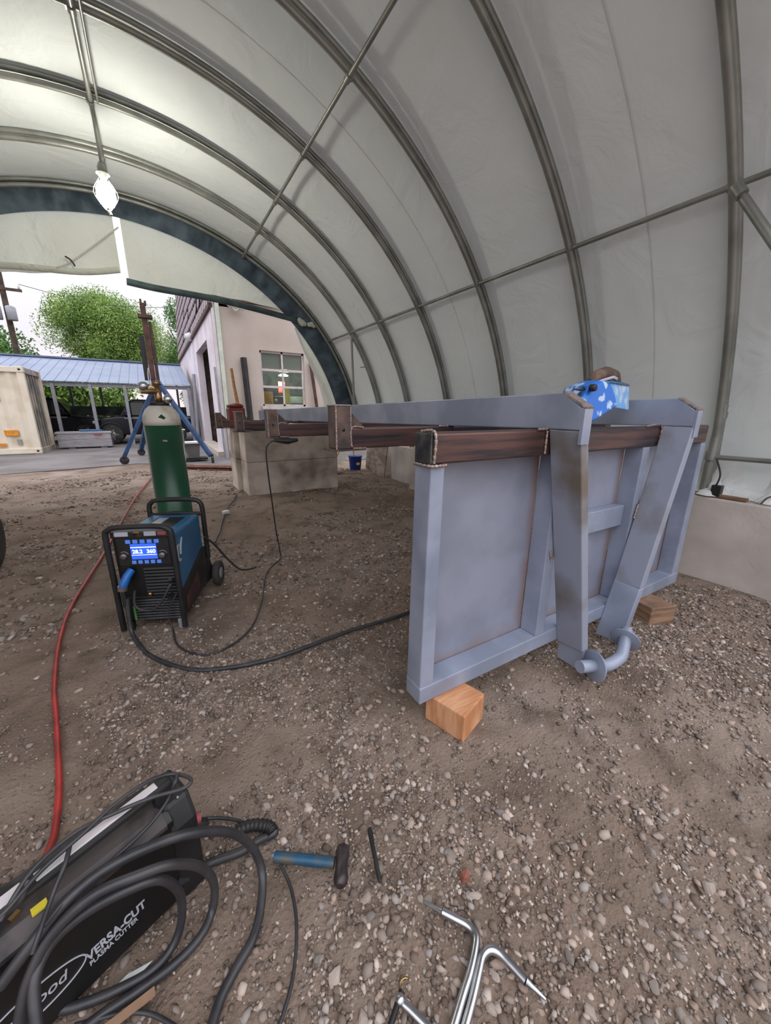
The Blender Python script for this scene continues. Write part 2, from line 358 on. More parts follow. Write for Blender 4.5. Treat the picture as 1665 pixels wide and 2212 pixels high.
def text(name, s, size, m, parent, loc, rot, ext=.0008, offset=0.0, shear=0, align='LEFT', local=True):
    c = bpy.data.curves.new(name, 'FONT'); c.body = s; c.size = size; c.extrude = ext; c.offset = offset; c.shear = shear; c.align_x = align
    c.materials.append(M[m]); o = bpy.data.objects.new(name, c); COL.objects.link(o); o.parent = parent
    bpy.context.view_layer.update()
    me = bpy.data.meshes.new_from_object(o.evaluated_get(bpy.context.evaluated_depsgraph_get()))
    bpy.data.objects.remove(o); o = bpy.data.objects.new(name, me); COL.objects.link(o); o.parent = parent
    o.location = loc; o.rotation_euler = rot
    return o

# ---------------------------------------------------------------- ground
def gh(x, y):
    x = np.asarray(x, float); y = np.asarray(y, float)
    h = (.010*np.sin(1.7*x+.6*y+1) + .008*np.sin(-1.1*x+2.3*y+2) + .005*np.sin(4.1*x+3.2*y) + .004*np.sin(7.3*x-5.1*y+.5) + .003*np.sin(13*x+9*y+2)*np.sin(11*y-8*x))
    return h - .016
def axis(lo, hi, a, b, fine, coarse):
    v = list(np.arange(a, b, fine)); x = b
    st = fine
    while x < hi: v.append(x); st = min(st*1.25, coarse); x += st
    v.append(hi); x = a; st = fine; pre = []
    while x > lo: st = min(st*1.25, coarse); x -= st; pre.append(max(x, lo))
    return np.array(pre[::-1] + v)
xs = axis(-45, 45, -1.6, 4.3, .035, 4); ys = axis(-8, 90, -.4, 4.2, .035, 4)
X, Y = np.meshgrid(xs, ys); Z = gh(X, Y) + .0045*nr.randn(*X.shape)*((X > -1.6) & (X < 4.3) & (Y > -.4) & (Y < 4.2))
me = bpy.data.meshes.new('floor'); nxv, nyv = len(xs), len(ys)
vv = np.stack([X, Y, Z], -1).reshape(-1, 3)
ii = np.arange(nyv-1)[:, None]*nxv + np.arange(nxv-1)[None, :]
q = np.stack([ii, ii+1, ii+nxv+1, ii+nxv], -1).reshape(-1, 4)
me.vertices.add(len(vv)); me.vertices.foreach_set('co', vv.ravel()); me.loops.add(q.size); me.loops.foreach_set('vertex_index', q.ravel().astype(np.int32))
me.polygons.add(len(q)); me.polygons.foreach_set('loop_start', (np.arange(len(q))*4).astype(np.int32)); me.polygons.foreach_set('use_smooth', np.ones(len(q), bool))
me.update(calc_edges=True); me.materials.append(M['ground'])
floor = bpy.data.objects.new('floor', me); COL.objects.link(floor); floor['kind'] = 'structure'

phi = (1+5**.5)/2
ICO = np.array([(-1, phi, 0), (1, phi, 0), (-1, -phi, 0), (1, -phi, 0), (0, -1, phi), (0, 1, phi), (0, -1, -phi), (0, 1, -phi), (phi, 0, -1), (phi, 0, 1), (-phi, 0, -1), (-phi, 0, 1)])
ICO /= np.linalg.norm(ICO[0])
ICF = np.array([(0, 11, 5), (0, 5, 1), (0, 1, 7), (0, 7, 10), (0, 10, 11), (1, 5, 9), (5, 11, 4), (11, 10, 2), (10, 7, 6), (7, 1, 8), (3, 9, 4), (3, 4, 2), (3, 2, 6), (3, 6, 8), (3, 8, 9), (4, 9, 5), (2, 4, 11), (6, 2, 10), (8, 6, 7), (9, 8, 1)])
PAL = np.array([srgb(*c) for c in [(184, 166, 154), (164, 147, 136), (200, 184, 173), (146, 132, 122), (172, 150, 136), (150, 134, 122), (130, 117, 108), (168, 158, 152)]])
def vnoise(x, y, sc, seed):
    g = np.random.RandomState(seed).rand(64, 64); x = np.asarray(x, float)/sc + 20; y = np.asarray(y, float)/sc + 20
    xi = np.floor(x).astype(int); yi = np.floor(y).astype(int); fx = x-xi; fy = y-yi; fx = fx*fx*(3-2*fx); fy = fy*fy*(3-2*fy)
    G_ = lambda a, b: g[a % 64, b % 64]
    return (G_(xi, yi)*(1-fx)+G_(xi+1, yi)*fx)*(1-fy) + (G_(xi, yi+1)*(1-fx)+G_(xi+1, yi+1)*fx)*fy
def dens(x, y):
    f = .5*vnoise(x, y, .7, 1) + .3*vnoise(x, y, .3, 2) + .2*vnoise(x, y, .13, 3)
    d = .34 + 2.6*(f-.5)
    for (a, b, sx_, sy_, k) in ((.3, .55, .28, .30, .55), (.55, .70, .2, .3, .25), (.2, 1.95, .5, .35, .40), (3.3, .75, .7, .7, .75), (.72, 1.05, .15, .3, .25), (-.6, 2.4, .4, .8, .25), (.95, .30, .35, .2, .15),
                            (1.4, .75, .35, .3, -.35), (1.1, 2.6, .8, .9, -.30), (.02, 1.4, .25, .12, -.5), (2.1, .5, .3, .25, .2)):
        d = d + k*np.exp(-((x-a)**2/sx_**2 + (y-b)**2/sy_**2)/2)
    return np.clip(d, .05, 1)
def stones_mesh(name, n, xr, yr, rmed, rsig, rmin, rmax, power=1.0):
    x = nr.uniform(*xr, n*3); y = yr[0] + (yr[1]-yr[0])*nr.rand(n*3)**power
    k = nr.rand(n*3) < dens(x, y)
    x = x[k][:n]; y = y[k][:n]; n = len(x)
    r = np.clip(rmed*np.exp(rsig*nr.randn(n)), rmin, rmax)
    sc = r[:, None]*np.stack([nr.uniform(.8, 1.45, n), nr.uniform(.7, 1.1, n), nr.uniform(.45, .8, n)], -1)
    a = nr.uniform(0, 2*PI, n); ca, sa = np.cos(a), np.sin(a)
    V_ = ICO[None]*(1+.22*nr.randn(n, 12, 1))*sc[:, None]
    vx = V_[..., 0]*ca[:, None] - V_[..., 1]*sa[:, None]; vy = V_[..., 0]*sa[:, None] + V_[..., 1]*ca[:, None]
    vz = V_[..., 2] + .25*vx*nr.randn(n, 1)
    z0 = gh(x, y) + sc[:, 2]*.35
    co = np.stack([vx + x[:, None], vy + y[:, None], vz + z0[:, None]], -1).reshape(-1, 3)
    F = (ICF[None] + 12*np.arange(n)[:, None, None]).reshape(-1, 3)
    me = bpy.data.meshes.new(name)
    me.vertices.add(len(co)); me.vertices.foreach_set('co', co.ravel()); me.loops.add(F.size); me.loops.foreach_set('vertex_index', F.ravel().astype(np.int32))
    me.polygons.add(len(F)); me.polygons.foreach_set('loop_start', (np.arange(len(F))*3).astype(np.int32))
    me.update(calc_edges=True)
    at = me.attributes.new('shade', 'FLOAT_COLOR', 'POINT')
    c = PAL[nr.randint(0, len(PAL), n)]*nr.uniform(.8, 1.1, (n, 1)); dk = nr.rand(n, 1) < .38; c = np.where(dk, np.array(srgb(118, 102, 91))*nr.uniform(.75, 1.2, (n, 1)), c); c = np.concatenate([c, np.ones((n, 1))], 1)
    at.data.foreach_set('color', np.repeat(c, 12, 0).ravel())
    me.materials.append(M['gravel'])
    o = bpy.data.objects.new(name, me); COL.objects.link(o); o.parent = floor; o['kind'] = 'stuff'; return o
stones_mesh('loose_gravel', 26000, (-1.4, 4.32), (-.35, 3.4), .0075, .42, .004, .017)
stones_mesh('fine_grit', 42000, (-.9, 3.2), (-.3, 2.4), .0042, .35, .002, .007)
stones_mesh('far_gravel', 16000, (-5, 4.3), (3.2, 11.2), .011, .45, .006, .026, 1.3)
# the 300 largest stones near the camera, each a piece of its own
SM = []
for k in range(8):
    import bmesh
    bm = bmesh.new(); bmesh.ops.create_icosphere(bm, subdivisions=2 if k < 8 else 1, radius=1)
    sx_, sy_, sz_ = rnd.uniform(1, 1.5), rnd.uniform(.75, 1.05), rnd.uniform(.5, .75)
    cuts = [(Vector((rnd.uniform(-1, 1), rnd.uniform(-1, 1), rnd.uniform(-.6, 1))).normalized(), rnd.uniform(.55, .85)) for _ in range(6)]
    for v in bm.verts:
        for nrm, dd in cuts:
            t_ = v.co.dot(nrm) - dd
            if t_ > 0: v.co -= nrm*t_*.9
        v.co = Vector((v.co.x*sx_, v.co.y*sy_, v.co.z*sz_))
    bmesh.ops.dissolve_limit(bm, angle_limit=.12, verts=bm.verts, edges=bm.edges)
    bmesh.ops.triangulate(bm, faces=bm.faces)
    for mi in range(5):
        me = bpy.data.meshes.new('stone'); bm.to_mesh(me); me.materials.append(M['stone%d' % mi]); SM.append(me)
    bm.free()
cnt = 0
while cnt < 298:
    x = rnd.uniform(-.55, 2.6); y = -.1 + rnd.random()**1.3*1.7
    if rnd.random() > float(dens(x, y)): continue
    if -.75 < x < -.02 and .7 < y < 1.4: continue
    r = rnd.uniform(.010, .019)*(1.0 if rnd.random() < .85 else 1.25)
    o = bpy.data.objects.new('stone', SM[rnd.randrange(len(SM))]); COL.objects.link(o); o.parent = floor
    o.location = (x, y, float(gh(x, y)) + r*.3); o.scale = (r, r, r); o.rotation_euler = (rnd.uniform(-.4, .4), rnd.uniform(-.4, .4), rnd.uniform(0, 6.28))
    cnt += 1
mb = MB(); mb.prism([(-45, 12.2), (-3.3, 12.1), (-.6, 12.75), (.6, 12.0), (1.3, 11.0), (3, 10.6), (12, 10.6), (12, 12.9), (45, 12.9), (45, 90), (-45, 90)], 'z', -.05, .006)
struct('yard_paving', mb, 'asph')

# ---------------------------------------------------------------- tunnel shelter
EA, EB, EX, EZ = 4.65, 4.42, -.15, .6
def arch(t, off=0.0): return (EX + (EA+off)*math.cos(t), EZ + (EB+off)*math.sin(t))
RIB = [.18, 1.42, 2.67, 3.93, 5.22, 6.44, 7.6, 8.84]
t0 = .05
mb = MB(); grid = []
yl = []
for a, b in zip(RIB[:-1], RIB[1:]): yl += [a + (b-a)*k/6 for k in range(6)]
yl += [RIB[-1], 8.90, 8.97]
for i, y in enumerate(yl):
    row = []
    ph = (i % 6)/6.0; sag = -.03*math.sin(PI*ph)*(y < 8.84)
    for k in range(73):
        t = t0 + (PI-2*t0)*k/72
        x, z = arch(t, .115+sag)
        row.append((x, y, z))
    grid.append(row)
mb.sheet(grid)
ceiling = struct('ceiling', mb, 'tarp')
for i, y in enumerate(RIB):
    mb = MB()
    for off, r in ((.0, .031), (.075, .028)):
        mb.tube([(arch(t, off)[0], y, arch(t, off)[1]) for t in [t0*.9 + (PI-1.8*t0)*k/64 for k in range(65)]], r, 10)
    rb = obj('rib', mb, 'galv', ceiling)
# seam lines of the cover, a welded fold between ribs
for i, y in enumerate([2.0, 4.55, 7.0]):
    mb = MB(); gr = []
    for k in range(73):
        t = t0 + (PI-2*t0)*k/72; x, z = arch(t, .086 if True else 0); x2, z2 = arch(t, .08)
        gr.append([(x, y, z), (x2, y+.012, z2), (x, y+.024, z)])
    mb.sheet(gr); obj('cover_seam', mb, 'tarp', ceiling)
for (x, z, r) in ((3.70, 3.09, .021), (1.93, 4.50, .021), (-.17, 4.98, .024), (-2.24, 4.50, .021), (-4.0, 3.09, .021)):
    mb = MB(); mb.tube([(x, .10, z), (x, 8.84, z)], r, 10, res=6)
    obj('purlin', mb, 'galv', ceiling)
    mb = MB()
    for y in RIB: mb.tube([(x, y-.035, z-.0), (x, y+.035, z)], r+.010, 10); mb.obox((x + (.03 if x > 0 else -.03), y, z+.02), (.03, .05, .05))
    obj('purlin_clamps', mb, 'galv', ceiling)
mb = MB(); mb.tube([(-.10, .1, 4.985), (-.10, 6.4, 4.985)], .013, 8); obj('conduit', mb, 'galv', ceiling)
# thin brace near the far end, knee brace at the near rib, low rail
mb = MB(); mb.tube([(3.72, 7.6, 3.05), (3.79, 7.6, .85)], .025, 8); obj('brace_rod', mb, 'galv', ceiling)
mb = MB(); mb.tube([(3.638,1.360,3.017), (3.616,1.120,2.657), (3.623,0.950,2.399)], .030, 10); mb.tube([(3.616,1.380,3.051), (3.613,1.330,2.977)], .04, 10); obj('knee_brace', mb, 'galv', ceiling)
mb = MB(); mb.tube([(4.43, 1.42, 1.15), (4.43, .15, 1.165)], .022, 10); mb.tube([(4.43, 1.42, 1.12), (4.43, 1.42, 1.20)], .045, 10); obj('low_rail', mb, 'galv', ceiling)
mb = MB(); mb.tube([(4.44, 1.42, .78), (4.44, 1.42, 1.62)], .036, 12); mb.tube([(4.44, 1.42, 1.5), (4.44, 1.42, 1.56)], .045, 12); mb.box(4.36, 4.52, 1.34, 1.5, .79, .81)
obj('ground_post', mb, 'galv', ceiling)
mb = MB(); mb.tube([(4.40, 1.36, 1.13), (4.37, 1.30, 1.0), (4.38, 1.32, .88), (4.40, 1.34, .84)], .007, 6, res=5); mb.box(4.36, 4.43, 1.27, 1.34, .80, .90); obj('ratchet_strap', mb, 'black', ceiling)
# small hook on the 7.6 rib
mb = MB(); mb.tube([(4.05, 7.6, 2.45), (3.9, 7.55, 2.42)], .01, 6); obj('hook', mb, 'galv', ceiling)

# skirt of cover bunched over the wall
def skirt(side, name):
    mb = MB(); gr = []
    yy = np.linspace(.16, 6.3, 110)
    for y in yy:
        row = []
        w = .03*math.sin(y*7.3) + .02*math.sin(y*17.1+1) + .012*math.sin(y*31)
        prof = [(4.585, 1.30, .1), (4.575, 1.16, .2), (4.565+.3*w, 1.02, .5), (4.55+.8*w, .92, 1), (4.50+1.4*w, .86, 1), (4.44+1.8*w, .825+abs(w)*.5, 1), (4.37+w, .80, .6)]
        for x, z, a in prof:
            xx = x + a*w*.6
            row.append((xx if side > 0 else -.3-xx, y, z))
        gr.append(row)
    mb.sheet(gr); return obj(name, mb, 'skirt', ceiling)
skirt(1, 'cover_skirt'); skirt(-1, 'cover_skirt')

# concrete walls under the shelter
wr = struct('wall_right', MB().box(4.38, 4.86, -.7, 6.2, 0, .74), 'conc_dark')
yb = [(-.8, .2), (.22, 6.25)]
for a, b in yb: obj('concrete_block', MB().box(4.34, 4.9, a, b, -.05, .785), 'conc2', wr, bev=.015)
tag(obj('concrete_block', MB().box(5.0, 5.5, 7.40, 8.9, -.05, .76), 'conc2', bev=.02), 'pale concrete block behind the leaning plywood sheet and blue bucket', 'concrete block')
wl = struct('wall_left', MB().box(-5.2, -4.68, -.8, 8.9, -.05, .785), 'conc')

# end band and curtains, just outside the last rib
def ell(t, a, b): return (EX + a*math.cos(t), EZ + b*math.sin(t))
mb = MB(); gr = []
for k in range(181):
    t = .03 + (PI-.06)*k/180
    wdt = .30 + .16*abs(math.cos(t))
    w = .035*math.sin(k*2.3+math.sin(k*.7)) + .02*math.sin(k*1.3)
    o_ = ell(t, EA+.10, EB+.10); i_ = ell(t, EA+.03-wdt, EB+.03-wdt)
    gr.append([(o_[0]*(1-s)+i_[0]*s, 8.93 + w*math.sin(PI*s)*1.0 + .01*s, o_[1]*(1-s)+i_[1]*s) for s in (0, .2, .4, .6, .8, 1)])
mb.sheet(gr)
band = obj('end_band', mb, 'navy', ceiling)
def curtain(name, xa, xb, top, bot, n=46, m=14, amp=.03, y0=9.06):
    mb = MB(); gr = []
    for i in range(n):
        s = i/(n-1); x = xa + (xb-xa)*s; zt = top(x); zb = bot(x); row = []
        for j in range(m):
            u = j/(m-1)
            row.append((x, y0 + amp*math.sin(x*9+.8*math.sin(x*3))*(.15+u) + .05*u*math.sin(x*2.3), zt + (zb-zt)*u))
        gr.append(row)
    mb.sheet(gr); return mb
def ztop(x):
    c = max(0., 1-((x-EX)/(EA-.12))**2); return EZ + (EB-.12)*math.sqrt(c)
cur = thing('end_curtain', 'pale canvas end curtain, raised panel on the left of the lamp', 'curtain', (-2, 8.98, 3.9))
obj('curtain_panel', curtain('c', -4.3, -.20, ztop, lambda x: min(ztop(x)-.02, 3.90 - .055*(x+.2)**2*.5 - .16*max(0, min(1, (-.3-x)/1.2)))), 'curtain', cur)
mb = MB(); mb.tube([(-.22, 8.95, 3.93), (-.8, 8.95, 3.80), (-1.8, 8.94, 3.72), (-3.0, 8.95, 3.5)], .05, 8, res=6); obj('rolled_hem', mb, 'curtain', cur)
mb = MB(); mb.tube([(-.95, 8.90, 3.99), (-.88, 8.88, 3.94), (-.84, 8.88, 3.86)], .014, 6, res=4); obj('tie', mb, 'rust', cur)
mb = MB(); mb.tube([(-.13, 8.94, 4.60), (-.85, 8.9, 3.95), (-1.1, 8.9, 3.8)], .012, 6, res=4); obj('tie_cord', mb, 'curtain', cur)
cur2 = thing('end_curtain', 'pale canvas end curtain with dark rolled hem on the right of the lamp', 'curtain', (1.5, 8.98, 3.9))
def zb2(x): return 3.78 - .0*x if x < 1.0 else 3.78 - .045*(x-1.0)**1.6
obj('curtain_panel', curtain('c', -.09, 2.85, lambda x: ztop(x)+.0, lambda x: min(ztop(x)-.03, zb2(x)), amp=.022), 'curtain', cur2)
mb = MB(); mb.tube([(-.13, 8.95, 3.79), (.3, 8.95, 3.74), (.8, 8.94, 3.73), (1.4, 8.93, 3.70), (1.9, 8.92, 3.66), (2.4, 8.92, 3.60), (3.0, 8.9, 3.50)], [.03, .04, .05, .06, .075, .08, .06], 10)
mb2 = MB(); mb2.tube([(-.13, 8.95, 3.76), (.3, 8.95, 3.72), (.8, 8.94, 3.70), (1.4, 8.93, 3.67), (1.9, 8.92, 3.62), (2.4, 8.92, 3.56), (3.05, 8.9, 3.47)], .06, 10, res=5)
obj('rolled_hem', mb2, 'hem', cur2)
cur3 = thing('end_curtain_strip', 'narrow pale canvas strip hanging along the right side of the end arch', 'curtain', (3.6, 8.99, 1.5))
inner = [(3.0, 3.35), (3.16, 2.91), (3.31, 2.57), (3.53, 2.10), (3.63, 1.75), (3.70, 1.2), (3.75, .1)]
mb = MB(); gr = []
for (x, z) in inner:
    c = max(0., 1-((z-EZ)/(EB-.1))**2); xo = EX + (EA-.25)*math.sqrt(c)
    gr.append([(x + (xo-x)*u, 9.07 + .04*math.sin(u*9+z*2), z + u*.12) for u in [k/10 for k in range(11)]])
mb.sheet(gr); obj('canvas', mb, 'curtain', cur3)
mb = MB(); mb.tube([(3.02, 8.88, 3.5), (3.12, 8.86, 3.42), (3.2, 8.86, 3.40)], [.05, .075, .04], 8); mb.tube([(3.23, 8.86, 3.40), (3.33, 8.84, 3.42), (3.40, 8.84, 3.36)], [.04, .06, .03], 8); obj('tied_bundle', mb, 'curtain', cur3)

# bare bulb work lamp below the ridge
lamp = thing('work_lamp', 'glowing bare bulb lamp hanging under the ridge pole', 'lamp', (-.16, 6.6, 4.3))
mb = MB(); mb.tube([(-.17, 6.44, 4.98), (-.175, 6.5, 4.7), (-.17, 6.6, 4.42)], .012, 6, res=5); obj('cord', mb, 'galv', lamp)
obj('socket', MB().lathe([(.03, 0), (.05, .02), (.05, .12), (.03, .17)], (-.17, 6.6, 4.30), 14), 'galv', lamp)
obj('bulb', MB().lathe([(.02, -.26), (.07, -.24), (.105, -.16), (.10, -.07), (.06, 0), (.035, .03)], (-.17, 6.6, 4.26), 16), 'bulb', lamp)
mb = MB()
for k in range(6):
    a = k*PI/3; mb.tube([(-.17+.05*math.cos(a), 6.6+.05*math.sin(a), 4.3), (-.17+.13*math.cos(a), 6.6+.13*math.sin(a), 4.14), (-.17+.03*math.cos(a), 6.6+.03*math.sin(a), 3.97)], .004, 5, res=4)
mb.tube([(-.17, 6.6, 3.97), (-.15, 6.6, 3.92)], .02, 8); obj('wire_guard', mb, 'galv', lamp)
obj('reflector', MB().lathe([(.03, .15), (.07, .12), (.075, .11), (.04, .13)], (-.17, 6.6, 4.24), 18), 'galv', lamp)

# ---------------------------------------------------------------- steel truck deck under construction
SL = -.019
def zs(y, z): return z + SL*max(0, y-1.2)
deck = thing('truck_deck_frame', 'large blue-grey welded steel deck frame with brown cross tubes standing on blocks', 'steel frame', (2.3, 1.25, 0))
P = lambda n, mb, m, **k: obj(n, mb, m, deck, **k)
def beam(x0, x1):
    poly = [(1.045, 1.465), (1.045, 1.565), (1.15, 1.637), (7.45, 1.637+SL*6.2), (7.45, 1.465+SL*6.2), (1.2, 1.465)]
    return MB().prism(poly[::-1], 'x', x0, x1)
P('main_beam', beam(1.68, 1.742), 'bluegrey', bev=.006)
P('main_beam', beam(2.86, 2.922), 'bluegrey', bev=.006)
# slanting hook arms in front of the headboard
def arm(xt, xb, w, ztop_, zbot, name='hook_arm', m='bluegrey_soot'):
    mb = MB(); f0, f1 = 1.035, 1.205
    mb.hexa([(xb, f0, zbot), (xb+w, f0, zbot), (xb+w, f1, zbot-.02), (xb, f1, zbot-.02), (xt, f0, ztop_), (xt+w, f0, ztop_), (xt+w, f1, ztop_), (xt, f1, ztop_)])
    return P(name, mb, m, bev=.006)
arm(1.68, 2.02, .062, 1.462, .15)
arm(2.86, 2.60, .062, 1.462, .42)
arm(2.60, 2.475, .060, .418, .05, 'hook_arm_foot', 'bluegrey')
P('arm_gusset', MB().hexa([(2.05, 1.06, .0), (2.075, 1.06, .0), (2.075, 1.2, .0), (2.05, 1.2, .0), (2.04, 1.04, .148), (2.07, 1.04, .148), (2.07, 1.2, .148), (2.04, 1.2, .148)]), 'bluegrey')
# side plates at the beam noses (pale weld edge)
for x0 in (1.68, 2.86):
    mb = MB(); mb.tube([(x0+.031, 1.15, 1.640), (x0+.031, 1.045, 1.568)], .030, 6); 
    P('nose_plate', MB().hexa([(x0-.001, 1.028, 1.40), (x0+.063, 1.028, 1.40), (x0+.063, 1.044, 1.40), (x0-.001, 1.044, 1.40), (x0-.001, 1.030, 1.566), (x0+.063, 1.030, 1.566), (x0+.063, 1.046, 1.566), (x0-.001, 1.046, 1.566)]), 'bluegrey')
    P('chamfer_plate', MB().hexa([(x0-.001, 1.030, 1.562), (x0+.063, 1.030, 1.562), (x0+.063, 1.15, 1.632), (x0-.001, 1.15, 1.632), (x0-.001, 1.026, 1.570), (x0+.063, 1.026, 1.570), (x0+.063, 1.146, 1.643), (x0-.001, 1.146, 1.643)]), 'weld', label='bare ground steel chamfer')
# headboard frame
P('side_post', MB().hexa([(.936, 1.21, .145), (1.02, 1.21, .145), (1.02, 1.325, .145), (.936, 1.325, .145), (.95, 1.21, 1.325), (1.024, 1.21, 1.325), (1.024, 1.325, 1.325), (.95, 1.325, 1.325)]), 'bluegrey', bev=.006)
P('side_post', MB().hexa([(3.56, 1.21, .145), (3.66, 1.21, .145), (3.66, 1.325, .145), (3.56, 1.325, .145), (3.55, 1.21, 1.325), (3.625, 1.21, 1.325), (3.625, 1.325, 1.325), (3.55, 1.325, 1.325)]), 'bluegrey', bev=.006)
P('bottom_rail', MB().box(.934, 3.66, 1.205, 1.325, .14, .232), 'bluegrey', bev=.006)
P('top_rail', MB().box(.965, 3.62, 1.212, 1.325, 1.330, 1.460), 'millscale', bev=.010)
P('end_cap', MB().box(.945, .963, 1.212, 1.325, 1.330, 1.460), 'capsteel', bev=.006)
def bead(pts, r=.007):
    mb = MB(); L_ = smooth([Vector(p) for p in pts], 14); k = [0]
    rr = [r*(1+.28*math.sin(i*2.1)) for i in range(len(L_))]
    mb.tube(L_, rr, 6); return mb
P('weld_bead', bead([(.945, 1.325, 1.326), (.945, 1.210, 1.326), (1.026, 1.208, 1.326)]), 'weld', label='lumpy bright weld bead')
P('weld_bead', bead([(.964, 1.210, 1.335), (.964, 1.210, 1.460), (.964, 1.30, 1.463)]), 'weld', label='lumpy bright weld bead')
for x in (1.80, 2.68):
    P('inner_post', MB().box(x, x+.078, 1.21, 1.325, .232, 1.330), 'bluegrey', bev=.005)
P('brace_bar', MB().box(1.878, 2.68, 1.262, 1.325, .79, .935), 'bluegrey', bev=.006)
for (a, b) in ((1.0, 1.80), (1.878, 2.68), (2.758, 3.57)):
    P('back_panel', MB().box(a, b, 1.326, 1.334, .20, 1.40), 'bluegrey_rust')
P('weld_bead', bead([(1.665, 1.205, 1.465), (1.60, 1.205, 1.465)], .006), 'weld')
P('weld_bead', bead([(2.66, 1.205, 1.465), (2.84, 1.205, 1.465), (2.848, 1.205, 1.34)], .006), 'weld')
P('weld_bead', bead([(1.67, 1.205, 1.455), (1.67, 1.205, 1.34)], .006), 'weld')
P('weld_bead', bead([(1.83, 1.207, .78), (1.85, 1.207, .72)], .009), 'weld')
P('weld_bead', bead([(2.725, 1.2, .95), (2.70, 1.2, .85)], .006), 'weld')
# cross members with stake pockets
for i, y in enumerate([1.97, 3.49, 5.10, 6.95]):
    zt = zs(y, 1.462); zb_ = zt-.118
    P('cross_member', MB().box(.952, 3.55, y, y+.11, zb_, zt), 'millscale', bev=.008)
    for sx_ in (0, 1):
        xa = .858 if not sx_ else 3.555; xb = xa + .094
        pk = P('stake_pocket', MB().box(xa, xb, y-.004, y+.11, zb_+.001, zt+.125), 'millplate', bev=.004)
        if not sx_:
            h = obj('bolt_hole', MB().lathe([(.009, -.001), (.009, .002)], (xb-.047, y-.005, zt-.01), 12, axis='y'), 'black_deep', pk)
            obj('edge_weld', MB().tube([(xa+.003, y-.004, zb_), (xa+.003, y-.004, zt+.12)], .0055, 6).tube([(xa, y-.004, zt+.125), (xb, y-.004, zt+.125)], .005, 6).tube([(xa, y, zt+.125), (xa, y+.11, zt+.125)], .005, 6).tube([(xb, y-.004, zb_+.02), (xb, y-.004, zt+.12)], .004, 6), 'weld', pk)
        g0 = xb if not sx_ else xa; s_ = 1 if not sx_ else -1
        P('pocket_gusset', MB().prism([(g0, zt), (g0+s_*.11, zt), (g0, zt+.11)][::s_], 'y', y+.04, y+.05), 'millplate')
        P('base_plate', MB().prism([(xa-.03, y+.02), (xa+.02, y-.02), (xb+.09, y-.02), (xb+.09, y+.1), (xa-.03, y+.12)] if not sx_ else [(xa-.09, y-.02), (xb+.02, y-.02), (xb+.02, y+.1), (xa-.09, y+.1)], 'z', zb_-.011, zb_), 'millplate')
        if not sx_:
            P('weld_bead', bead([(xb+.09, y-.02, zb_+.002), (xb+.005, y-.02, zb_+.004)], .005), 'weld')
            P('weld_bead', bead([(xb+.005, y-.003, zb_+.01), (xb+.005, y-.003, zt), (xb+.08, y-.003, zt+.002)], .005), 'weld')
    P('weld_bead', bead([(1.672, y, zt+.002), (1.60, y, zt+.003)], .007), 'weld')
# towing bail at the arm feet
P('towing_bail', MB().tube([(1.95, 1.0, .10), (2.05, .975, .085), (2.16, .95, .062), (2.29, .945, .07), (2.36, .965, .10), (2.42, .99, .145), (2.47, 1.01, .17)], .036, 14, res=6), 'bluegrey')
P('flange', MB().lathe([(.087, -.005), (.09, -.003), (.09, .003), (.087, .005)], (2.055, .97, .085), 28, axis='x', rot=Euler((0, .12, -.35)).to_matrix()), 'bluegrey')
P('flange', MB().lathe([(.082, -.005), (.085, -.003), (.085, .003), (.082, .005)], (2.41, .985, .135), 28, axis='x', rot=Euler((0, -.3, .30)).to_matrix()), 'bluegrey')

# wood cribbing blocks
w = thing('timber_block', 'short orange softwood block under the near corner of the steel frame', 'wood block', (1.16, 1.17, 0))
c = [(1.078, 1.035), (1.276, 1.099), (1.21, 1.32), (1.012, 1.256)]
obj('block', MB().hexa([(x, y, -.02) for x, y in c] + [(x, y, .139) for x, y in c]), 'wood_o', w, bev=.008)
w = thing('timber_block', 'short weathered timber block under the right end of the steel frame', 'wood block', (3.1, 1.15, 0))
c = [(2.985, 1.085), (3.19, 1.01), (3.26, 1.27), (3.04, 1.33)]
obj('block', MB().hexa([(x, y, -.02) for x, y in c] + [(x, y, .139) for x, y in c]), 'wood_g', w, bev=.006)

# ecology blocks carrying the far end
stack = [(1.31, 3.10, 7.05, 7.62, 'second'), (1.22, 3.0, 7.66, 8.25, 'rear')]
for (xa, xb, ya, yb_, nm) in stack:
    for lv in (0, 1):
        nmz = 'upper' if lv else 'lower'
        t_ = obj('concrete_block', MB().box(xa, xb, ya, yb_, -.03+.625*lv, .595+.625*lv - (.0 if not lv else .015)), 'conc', None, bev=.02)
        tag(t_, ('%s concrete block of the %s stack under the far end of the steel frame' % (nmz, 'front' if nm == 'second' else 'rear')), 'concrete block', 'concrete blocks under the deck')

# work clamp under the deck with its cable hanging to the ground
g = thing('work_clamp', 'black work clamp under the second stake pocket with its thin cable hanging to the ground', 'clamp', (1.05, 3.6, 1.2))
mb = MB(); mb.tube([(.90, 3.47, 1.275), (1.02, 3.45, 1.262), (1.12, 3.47, 1.27)], [.016, .028, .016], 8); obj('clamp_jaw', mb, 'black', g)
mb = MB(); mb.tube([(.92, 3.46, 1.27), (.865, 3.45, 1.26), (.82, 3.45, 1.20), (.83, 3.5, 1.0), (.87, 3.6, .7), (.93, 3.75, .3), (.97, 3.8, .02), (.93, 3.7, .012), (.72, 3.41, .012), (.553, 2.884, .012), (.385, 2.517, .012), (.177, 2.36, .012), (.041, 2.384, .012), (-.069, 2.562, .012), (-.09, 2.75, .04), (-.105, 2.79, .16), (-.03, 2.77, .3)], .007, 7, res=8); obj('clamp_cable', mb, 'rubber', g)

